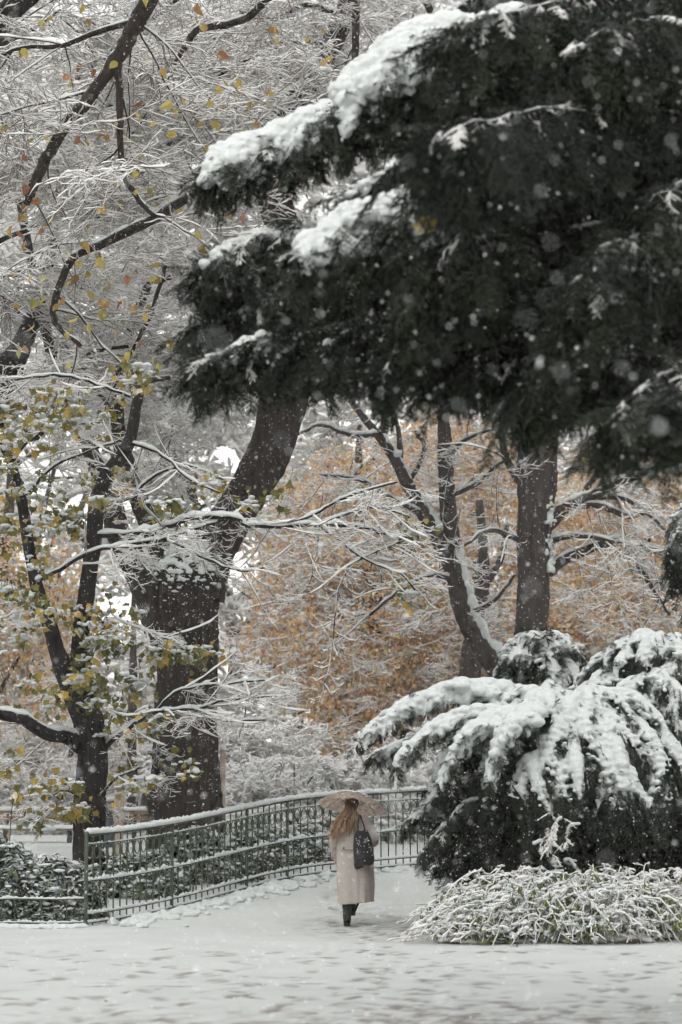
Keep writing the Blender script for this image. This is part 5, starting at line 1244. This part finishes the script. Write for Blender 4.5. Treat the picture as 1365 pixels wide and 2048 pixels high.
# ------------------------------------------------------------------ the woman, her umbrella and bag
WX, WY = at(706, 1846, 32.4)[0], 32.4
WZ = float(hgt(WX, WY))
M['coat'] = m_plain('coat', (.335, .298, .270), (.395, .352, .32), 25, .9, 0, None, .15)
M['boot'] = m_plain('boot', (.012, .012, .013), (.03, .029, .029), 30, .5)
M['legging'] = m_plain('legging', (.015, .014, .014), (.03, .028, .027), 30, .9)
M['skin'] = m_plain('skin', (.50, .30, .22), (.56, .35, .27), 30, .6)
M['hair'] = m_leaf('hair', [(0, (.035, .022, .016)), (.25, (.10, .055, .03)), (.5, (.23, .14, .085)), (.65, (.33, .22, .14))], None, 1, 0, .5)
M['bag'] = m_plain('bag', (.012, .011, .012), (.030, .028, .029), 40, .75)
def person():
    root = thing('person', 'person seen from behind in a long pale coat, walking under an umbrella', 'person', (WX, WY, WZ))
    # one continuous body: skin modifier over a posed skeleton (she faces +Y, away)
    J = {'pel': (.02, 0, .92, .13), 'waist': (.02, .01, 1.06, .115), 'chest': (.015, .0, 1.25, .13), 'neckb': (.0, .01, 1.40, .07), 'neck': (-.005, .03, 1.47, .05), 'head': (-.01, .05, 1.54, .075), 'crown': (-.01, .05, 1.63, .075),
         'lsh': (-.15, .0, 1.36, .06), 'lel': (-.24, -.02, 1.10, .043), 'lwr': (-.22, .14, .92, .028), 'lpa': (-.215, .20, .87, .03),
         'rsh': (.17, .0, 1.36, .06), 'rel': (.27, .03, 1.09, .043), 'rwr': (.12, .25, 1.16, .028), 'rpa': (.06, .28, 1.19, .03),
         'lhip': (-.07, 0, .88, .09), 'lkn': (-.085, -.02, .48, .06), 'lan': (-.075, -.05, .09, .04), 'lto': (-.08, .10, .03, .035),
         'rhip': (.10, 0, .88, .09), 'rkn': (.08, .16, .50, .06), 'ran': (-.005, .30, .19, .04), 'rto': (-.005, .44, .13, .035)}
    E = [('pel', 'waist'), ('waist', 'chest'), ('chest', 'neckb'), ('neckb', 'neck'), ('neck', 'head'), ('head', 'crown'), ('chest', 'lsh'), ('lsh', 'lel'), ('lel', 'lwr'), ('lwr', 'lpa'), ('chest', 'rsh'), ('rsh', 'rel'), ('rel', 'rwr'), ('rwr', 'rpa'),
         ('pel', 'lhip'), ('lhip', 'lkn'), ('lkn', 'lan'), ('lan', 'lto'), ('pel', 'rhip'), ('rhip', 'rkn'), ('rkn', 'ran'), ('ran', 'rto')]
    for k in range(4):   # fingers: right hand closes on the handle, left hand hangs slightly curled
        dx = (k - 1.5) * .018
        J[f'rf{k}a'] = (.035, .325, 1.19 + dx, .009); J[f'rf{k}b'] = (-.005, .325, 1.19 + dx, .0085); J[f'rf{k}c'] = (-.012, .295, 1.19 + dx, .008); E += [('rpa', f'rf{k}a'), (f'rf{k}a', f'rf{k}b'), (f'rf{k}b', f'rf{k}c')]
        J[f'lf{k}a'] = (-.215 + dx, .225, .82 - .004 * k, .009); J[f'lf{k}b'] = (-.21 + dx, .225, .785, .0085); E += [('lpa', f'lf{k}a'), (f'lf{k}a', f'lf{k}b')]
    J['rth'] = (.02, .265, 1.215, .01); J['lth'] = (-.175, .22, .835, .01); E += [('rpa', 'rth'), ('lpa', 'lth')]
    names = list(J); me = bpy.data.meshes.new('body'); me.from_pydata([J[n][:3] for n in names], [(names.index(a), names.index(b)) for a, b in E], [])
    o = bpy.data.objects.new('body_src', me); col.objects.link(o); mod = o.modifiers.new('skin', 'SKIN')
    lay = me.skin_vertices[0] if len(me.skin_vertices) else None
    if lay is None:
        bm = bmesh.new(); bm.from_mesh(me); bm.verts.layers.skin.verify(); bm.to_mesh(me); bm.free(); lay = me.skin_vertices[0]
    for i, n in enumerate(names): lay.data[i].radius = (J[n][3],) * 2; lay.data[i].use_root = (n == 'pel')
    s = o.modifiers.new('sub', 'SUBSURF'); s.levels = 1; s.render_levels = 1
    out = bpy.data.meshes.new_from_object(o.evaluated_get(bpy.context.evaluated_depsgraph_get())); out.name = 'body'; bpy.data.objects.remove(o, do_unlink=True)
    out.materials.clear(); out.materials.append(M['skin']); out.polygons.foreach_set('use_smooth', np.full(len(out.polygons), True)); body = link('body', out, root)
    V, F = ico(); g = Geo()
    hv = V * (.078, .098, .118) + np.array((-.01, .055, 1.575)); g.add(hv, None, F)                       # skull and jaw
    g.add(V * (.013, .026, .018) + np.array((-.01, .155, 1.565)), None, F); g.add(V * (.05, .055, .05) + np.array((-.01, .085, 1.50)), None, F)
    for s in (-1, 1): g.add(V * (.012, .02, .032) + np.array((-.01 + s * .082, .05, 1.57)), None, F); g.add(V * (.012, .008, .009) + np.array((-.01 + s * .03, .142, 1.585)), None, F)
    g.add(V * (.025, .01, .008) + np.array((-.01, .135, 1.515)), None, F); build(g, 'head', M['skin'], root)
    # coat: lofted shell with folds that open towards the hem, plus sleeves, fused
    prof = [(.285, .035, .232, .185), (.33, .035, .232, .185), (.50, .032, .240, .175), (.70, .028, .245, .165), (.90, .022, .240, .155), (1.05, .015, .228, .145), (1.18, .01, .222, .142), (1.28, .008, .218, .135), (1.36, .005, .195, .12), (1.41, 0, .13, .10), (1.45, -.003, .085, .085), (1.48, -.003, .078, .08)]
    n = 72; a = np.linspace(0, 2 * math.pi, n, endpoint=False); zs = np.linspace(.285, 1.48, 70); pr = np.array(prof); g = Geo(); W_ = []
    for z in zs:
        cx, rx, ry = (np.interp(z, pr[:, 0], pr[:, i]) for i in (1, 2, 3)); f = np.clip((1.15 - z) / .85, 0, 1)
        k = 1 + f * (.055 * np.sin(a * 5 + 1) + .045 * np.sin(a * 9 + z * 2) - .16 * np.exp(-((a - 4.98) / .13) ** 2) + .05 * np.exp(-((a - 5.25) / .16) ** 2)) + .012 * np.sin(a * 3 + z * 14)
        W_.append(np.column_stack([cx + rx * k * np.cos(a), ry * k * np.sin(a) + .01, np.full(n, z - .02 * f * np.cos(a) * (z < .4) * -1)]))
    Vc = np.concatenate(W_); m = len(zs); i = np.arange(m - 1)[:, None] * n; j = np.arange(n)[None, :]
    Q = np.stack([i + j, i + (j + 1) % n, i + n + (j + 1) % n, i + n + j], -1).reshape(-1, 4)
    g.add(np.vstack([Vc, [[.035, 0, .30]], [[0, .01, 1.47]]]), Q, [((k + 1) % n, k, m * n) for k in range(n)] + [((m - 1) * n + k, (m - 1) * n + (k + 1) % n, m * n + 1) for k in range(n)])
    for pts, rr in (([(-.14, 0, 1.37), (-.205, -.01, 1.27), (-.245, -.02, 1.10), (-.24, .05, .99), (-.222, .12, .93)], (.075, .078, .072, .066, .062)), ([(.15, 0, 1.37), (.225, .01, 1.26), (.275, .03, 1.10), (.22, .15, 1.10), (.13, .24, 1.155)], (.075, .08, .076, .07, .062))):
        C = catmull(np.column_stack([np.array(pts), rr]), 26); g2r = C[:, 3] * (1 + .05 * np.sin(np.arange(26) * 1.3)); tube(g, C[:, :3], g2r, 14, .5)
        c0 = C[0, :3]; g.add(V * .074 + c0, None, F); g.add(V * .058 + C[-1, :3], None, F)
    me = g.mesh('coat_src', M['coat']); o = bpy.data.objects.new('coat_src', me); col.objects.link(o); r = o.modifiers.new('r', 'REMESH'); r.mode = 'VOXEL'; r.voxel_size = .011; sm = o.modifiers.new('s', 'SMOOTH'); sm.iterations = 3
    out = bpy.data.meshes.new_from_object(o.evaluated_get(bpy.context.evaluated_depsgraph_get())); bpy.data.objects.remove(o, do_unlink=True); out.name = 'coat'; out.materials.clear(); out.materials.append(M['coat']); out.polygons.foreach_set('use_smooth', np.full(len(out.polygons), True)); coat = link('coat', out, root); coat['label'] = 'long pale pinkish-beige coat'
    g = Geo(); V2 = V * .012; g.add(V2 + np.array((-.118, -.168, 1.01)), None, F); bt_ = build(g, 'button', M['boot'], coat)
    g = Geo(); tube(g, catmull([(-.155, -.125, 1.005), (-.05, -.163, 1.0), (.05, -.16, 1.0), (.13, -.13, 1.005)], 16), .012, 6, .5); build(g, 'half_belt', M['coat'], coat)
    # leggings and boots
    for nm, pts, rr in (('legging', [(-.085, -.02, .46), (-.085, -.035, .32), (-.08, -.045, .2)], (.066, .06, .05)), ('legging', [(.09, .13, .56), (.08, .16, .48), (.035, .235, .34), (-.005, .30, .2)], (.10, .085, .06))):
        g = Geo(); tube(g, catmull(pts, 10), np.interp(np.linspace(0, 1, 10), [0, .5, 1], rr), 14, .5); build(g, nm, M['legging'], root)
    def boot(ax, ay, az, dz):
        g = Geo(); C = catmull([(ax, ay, az + .24), (ax, ay - .005, az + .14), (ax, ay - .005, az + .05)], 12); tube(g, C, np.interp(np.linspace(0, 1, 12), [0, .3, 1], (.066, .060, .052)) * (1 + .04 * np.sin(np.arange(12) * 2.1)), 16, .5)
        foot = catmull([(ax, ay - .045, az + .035), (ax, ay + .03, az + .045), (ax, ay + .12, az + .035 + dz), (ax, ay + .20, az + .02 + dz)], 14); tube(g, foot, np.interp(np.linspace(0, 1, 14), [0, .3, .8, 1], (.044, .050, .046, .026)), 14, .5)
        b_ = build(g, 'boot', M['boot'], root)
        g = Geo(); S_ = [(ax + s * w__, ay + yy, az + zz) for zz in (-.005, .022) for (yy, w__) in ((-.09, .034), (-.03, .042), (.06, .044), (.15, .046), (.22, .025)) for s in (-1, 1)]
        q = [(2 * k, 2 * k + 2, 2 * k + 3, 2 * k + 1) for k in range(4)] + [(10 + 2 * k, 11 + 2 * k, 13 + 2 * k, 12 + 2 * k) for k in range(4)] + [(2 * k, 10 + 2 * k, 12 + 2 * k, 2 * k + 2) for k in range(4)] + [(2 * k + 1, 2 * k + 3, 13 + 2 * k, 11 + 2 * k) for k in range(4)] + [(0, 1, 11, 10), (8, 18, 19, 9)]
        g.add(S_, q); build(g, 'sole', M['boot'], b_, False)
    boot(-.075, -.05, .01, 0); boot(-.005, .30, .12, .02)
    # long hair blown to the left
    rng = np.random.default_rng(6); g = Geo()
    for i in range(230):
        th = rng.uniform(2.6, 7.0); ph = rng.uniform(.0, 1.35); s0 = np.array((-.01, .05, 1.585)) + np.array((.088 * math.cos(th) * math.cos(ph), .108 * math.sin(th) * math.cos(ph), .118 * math.sin(ph)))
        f = rng.random(); end = np.array((-.33 + .36 * f + rng.normal() * .03, -.15 + rng.normal() * .03, 1.165 + .10 * f + rng.normal() * .05))
        mid = np.array((-.19 + .21 * f + rng.normal() * .02, -.155 + rng.normal() * .02, 1.40 + rng.normal() * .02)); sh = np.array((-.11 + .15 * f, -.115 + rng.normal() * .02, 1.50))
        C = catmull([s0, sh, mid, end], 11); C[3:-1, :] += rng.normal(size=(7, 3)) * .004; tube(g, C, np.linspace(.011, .0025, 11), 5, np.repeat(np.linspace(.05, 1, 11) * rng.uniform(.7, 1.1), 5).tolist() + [1.0])
    g.add(V * (.089, .108, .124) + np.array((-.01, .045, 1.588)), None, F, .03); build(g, 'hair', M['hair'], root)
person()

def umbrella():
    cx, cyv, cz = WX - .005, WY + .20, WZ + 1.555
    root = thing('umbrella', 'open beige patterned umbrella held over the walking person', 'umbrella', (cx, cyv, cz))
    root.rotation_euler = Euler((R(-13), R(8), 0), 'XYZ')
    m, t, b = newmat('canopy'); n = noise(t, 16, 6, .75); v = t.nodes.new('ShaderNodeTexVoronoi'); v.inputs['Scale'].default_value = 26; c = t.nodes.new('ShaderNodeTexCoord'); t.links.new(c.outputs['Object'], v.inputs[0])
    r = ramp(t, n.outputs[0], [(.35, (.20, .15, .12)), (.5, (.36, .29, .24)), (.65, (.55, .48, .42))]); x = mixc(t, ramp(t, v.outputs[0], [(.05, (1, 1, 1)), (.3, (0, 0, 0))]).outputs[0], r.outputs[0], (.26, .19, .16))
    t.links.new(x.outputs[2], b.inputs['Base Color']); b.inputs['Roughness'].default_value = .5
    tr = t.nodes.new('ShaderNodeBsdfTranslucent'); t.links.new(x.outputs[2], tr.inputs[0]); mx = t.nodes.new('ShaderNodeMixShader'); mx.inputs[0].default_value = .5
    t.links.new(b.outputs[0], mx.inputs[1]); t.links.new(tr.outputs[0], mx.inputs[2]); t.links.new(mx.outputs[0], t.nodes['Material Output'].inputs[0])
    RR, D, nr = .475, .185, 8
    def surf(rho, th):
        seg = (th * nr / (2 * math.pi)) % 1; mid = 1 - abs(2 * seg - 1)      # 0 on a rib, 1 mid panel
        rad = RR * rho * (1 - .075 * mid ** 1.5 * rho); z = D * (1 - rho ** 2.1) - .0 + .02 * mid * rho ** 2 * -1
        return (rad * math.cos(th), rad * math.sin(th), z)
    for p in range(nr):
        g = Geo(); nu, nv = 9, 11; V = [surf(i / (nu - 1) if i else .004, (p + j / (nv - 1)) * 2 * math.pi / nr * .9999 + 1e-5) for i in range(nu) for j in range(nv)]
        g.add(V, [(i * nv + j, (i + 1) * nv + j, (i + 1) * nv + j + 1, i * nv + j + 1) for i in range(nu - 1) for j in range(nv - 1)]); build(g, 'canopy_panel', m, root)
        th = p * 2 * math.pi / nr; P = np.array([np.array(surf(i / 8, th)) - (0, 0, .006) for i in range(9)]); g = Geo(); tube(g, P, .0035, 5, .5); build(g, 'rib', M['dark_metal'], root)
        g = Geo(); tube(g, np.array([(0, 0, -.06), np.array(surf(.5, th)) - (0, 0, .008)]), .003, 4, .5); build(g, 'stretcher', M['dark_metal'], root)
    g = Geo(); tube(g, np.array([(0, 0, D + .045), (0, 0, 0), (0, 0, -.38)]), .0055, 8, .5); build(g, 'shaft', M['dark_metal'], root)
    g = Geo(); tube(g, catmull([(0, 0, -.36), (0, 0, -.45), (.0, .03, -.49), (.0, .06, -.45)], 14), .012, 8, .5); build(g, 'handle', M['wood'], root)
    g = Geo(); V, F = ico(); 
    gs = []
    rng = np.random.default_rng(2)
    for _ in range(34):
        rho = rng.uniform(.05, .8); th = rng.random() * 6.28; p = surf(rho, th); gs.append((p[0], p[1], p[2] + .004, rng.uniform(.02, .05), rng.uniform(.02, .05), .011))
    link('snow_dusting', blobs_mesh('umbrella_snow', gs, .012, M['snow'], 2), root)['kind'] = 'stuff'
umbrella()

def tote():
    x, y, z = WX + .135, WY - .225, WZ + 1.0
    root = thing('tote_bag', 'black shoulder bag hanging at the back of the pale coat', 'bag', (x, y, z)); root.rotation_euler = (0, R(-5), R(14))
    prof = [(-.225, .105, .05), (-.215, .125, .062), (-.15, .133, .070), (-.02, .130, .066), (.12, .115, .052), (.20, .098, .036), (.235, .080, .022)]
    n = 40; a = np.linspace(0, 2 * math.pi, n, endpoint=False); pr = np.array(prof); zs = np.linspace(-.225, .235, 34); V = []; rng = np.random.default_rng(1)
    for zz in zs:
        rx, ry = np.interp(zz, pr[:, 0], pr[:, 1]), np.interp(zz, pr[:, 0], pr[:, 2]); c, s = np.cos(a), np.sin(a)
        k = 1 + .03 * np.sin(a * 4 + zz * 22) + .025 * np.sin(a * 7 - zz * 31)
        V += list(np.column_stack([np.sign(c) * np.abs(c) ** .55 * rx * k, np.sign(s) * np.abs(s) ** .7 * ry * k, zz + .012 * np.sin(a * 2) + .03 * c * (zz < -.1)]))
    m = len(zs); i = np.arange(m - 1)[:, None] * n; j = np.arange(n)[None, :]; g = Geo(); Q = np.stack([i + j, i + (j + 1) % n, i + n + (j + 1) % n, i + n + j], -1).reshape(-1, 4)
    V += [(0, 0, -.23), (0, 0, .215)]; g.add(np.array(V), Q, [((k + 1) % n, k, m * n) for k in range(n)] + [((m - 1) * n + k, (m - 1) * n + (k + 1) % n, m * n + 1) for k in range(n)]); build(g, 'body', M['bag'], root)
    for dx, dy, tx in ((-.055, -.012, .0), (.045, -.012, .035)):
        g = Geo(); C = catmull([(dx, dy, .20), (dx + (tx - dx) * .3, dy + .03, .30), (tx, .10, .40), (tx + .01, .20, .435), (tx + .01, .30, .37), (dx * .6, .34, .22)], 26); tube(g, C, .0095, 6, .5); build(g, 'strap', M['bag'], root)
    link('snow_specks', blobs_mesh('bag_specks', [(rng.uniform(-.10, .10), -.062 + rng.uniform(-.004, .004), rng.uniform(-.18, .17), .006, .005, .008) for _ in range(40)], .004, M['snow'], 1), root)
tote()

# fallen leaves on the snow
rl = np.random.default_rng(33)
for (u, v, lab, c, s) in ((377, 1832, 'yellow fallen leaf on the snow before the railing', .75, .11), (68, 1838, 'yellow leaf at the foot of the left laurel', .8, .13), (746, 1830, 'dark fallen leaf on the slush right of the boots', .05, .10), (729, 1849, 'small dark leaf on the slush just below the boots', .05, .07), (218, 1998, 'brown leaf pressed into the snow at the lower left', .1, .06)):
    Y = EYE * FPX / (v - HOR); Y = Y if Y < 31.5 else 32.0; p = at(u, v, Y); g = Geo(); a = rl.random() * 6.28
    leaf(g, np.zeros(3), np.array((math.cos(a), math.sin(a), .25)), np.array((-math.sin(a), math.cos(a), .2)), s, 'maple', c, .4, -.3); o = build(g, 'fallen_leaf', M['maple'], None, False); o.location = (p[0], Y, float(hgt(p[0], Y)) + .03); tag(o, lab, 'leaf', 'fallen leaves')

# ------------------------------------------------------------------ falling snow and the air
def falling():
    rng = np.random.default_rng(55); meshes = []
    for i in range(4):
        g = Geo(); V, F = ico(); bm = bmesh.new(); bmesh.ops.create_icosphere(bm, subdivisions=1, radius=1); v1 = np.array([v.co[:] for v in bm.verts]); f1 = np.array([[v.index for v in f.verts] for f in bm.faces]); bm.free()
        for _ in range(3): g.add(v1 * rng.uniform(.35, .7, 3) + rng.normal(size=3) * .4, None, f1)
        meshes.append(g.mesh(f'flake_{i}', M['flake']))
    n = 74000; pts = np.column_stack([rng.uniform(-6.5, 6.5, n), rng.uniform(1.3, 44, n), rng.uniform(.03, 15.5, n)])
    pts = pts[pts[:, 2] > hgt(pts[:, 0], pts[:, 1]) + .02]; n = len(pts)
    s = rng.lognormal(math.log(.0044), .32, n); o = scatter('falling_snow', 'flakes', meshes, pts, rng.random((n, 3)) * 6.28, s, rng.integers(0, 4, n))
    tag(o, 'snowflakes drifting down through the whole view', 'snow', kind='stuff')
falling()

def haze():
    g = Geo(); x0, x1, y0, y1, z0, z1 = -165, 165, -35, 226, -1.3, 34
    box(g, ((x0 + x1) / 2, (y0 + y1) / 2, (z0 + z1) / 2), (x1 - x0, y1 - y0, z1 - z0)); m = bpy.data.materials.new('haze'); m.use_nodes = True; t = m.node_tree; t.nodes.clear()
    v = t.nodes.new('ShaderNodeVolumePrincipled'); v.inputs['Color'].default_value = (.95, .93, .915, 1); v.inputs['Density'].default_value = .0005; v.inputs['Anisotropy'].default_value = .2
    out = t.nodes.new('ShaderNodeOutputMaterial'); t.links.new(v.outputs[0], out.inputs['Volume'])
    o = build(g, 'haze', m, None, False); tag(o, 'pale snowy air', kind='stuff')
haze()
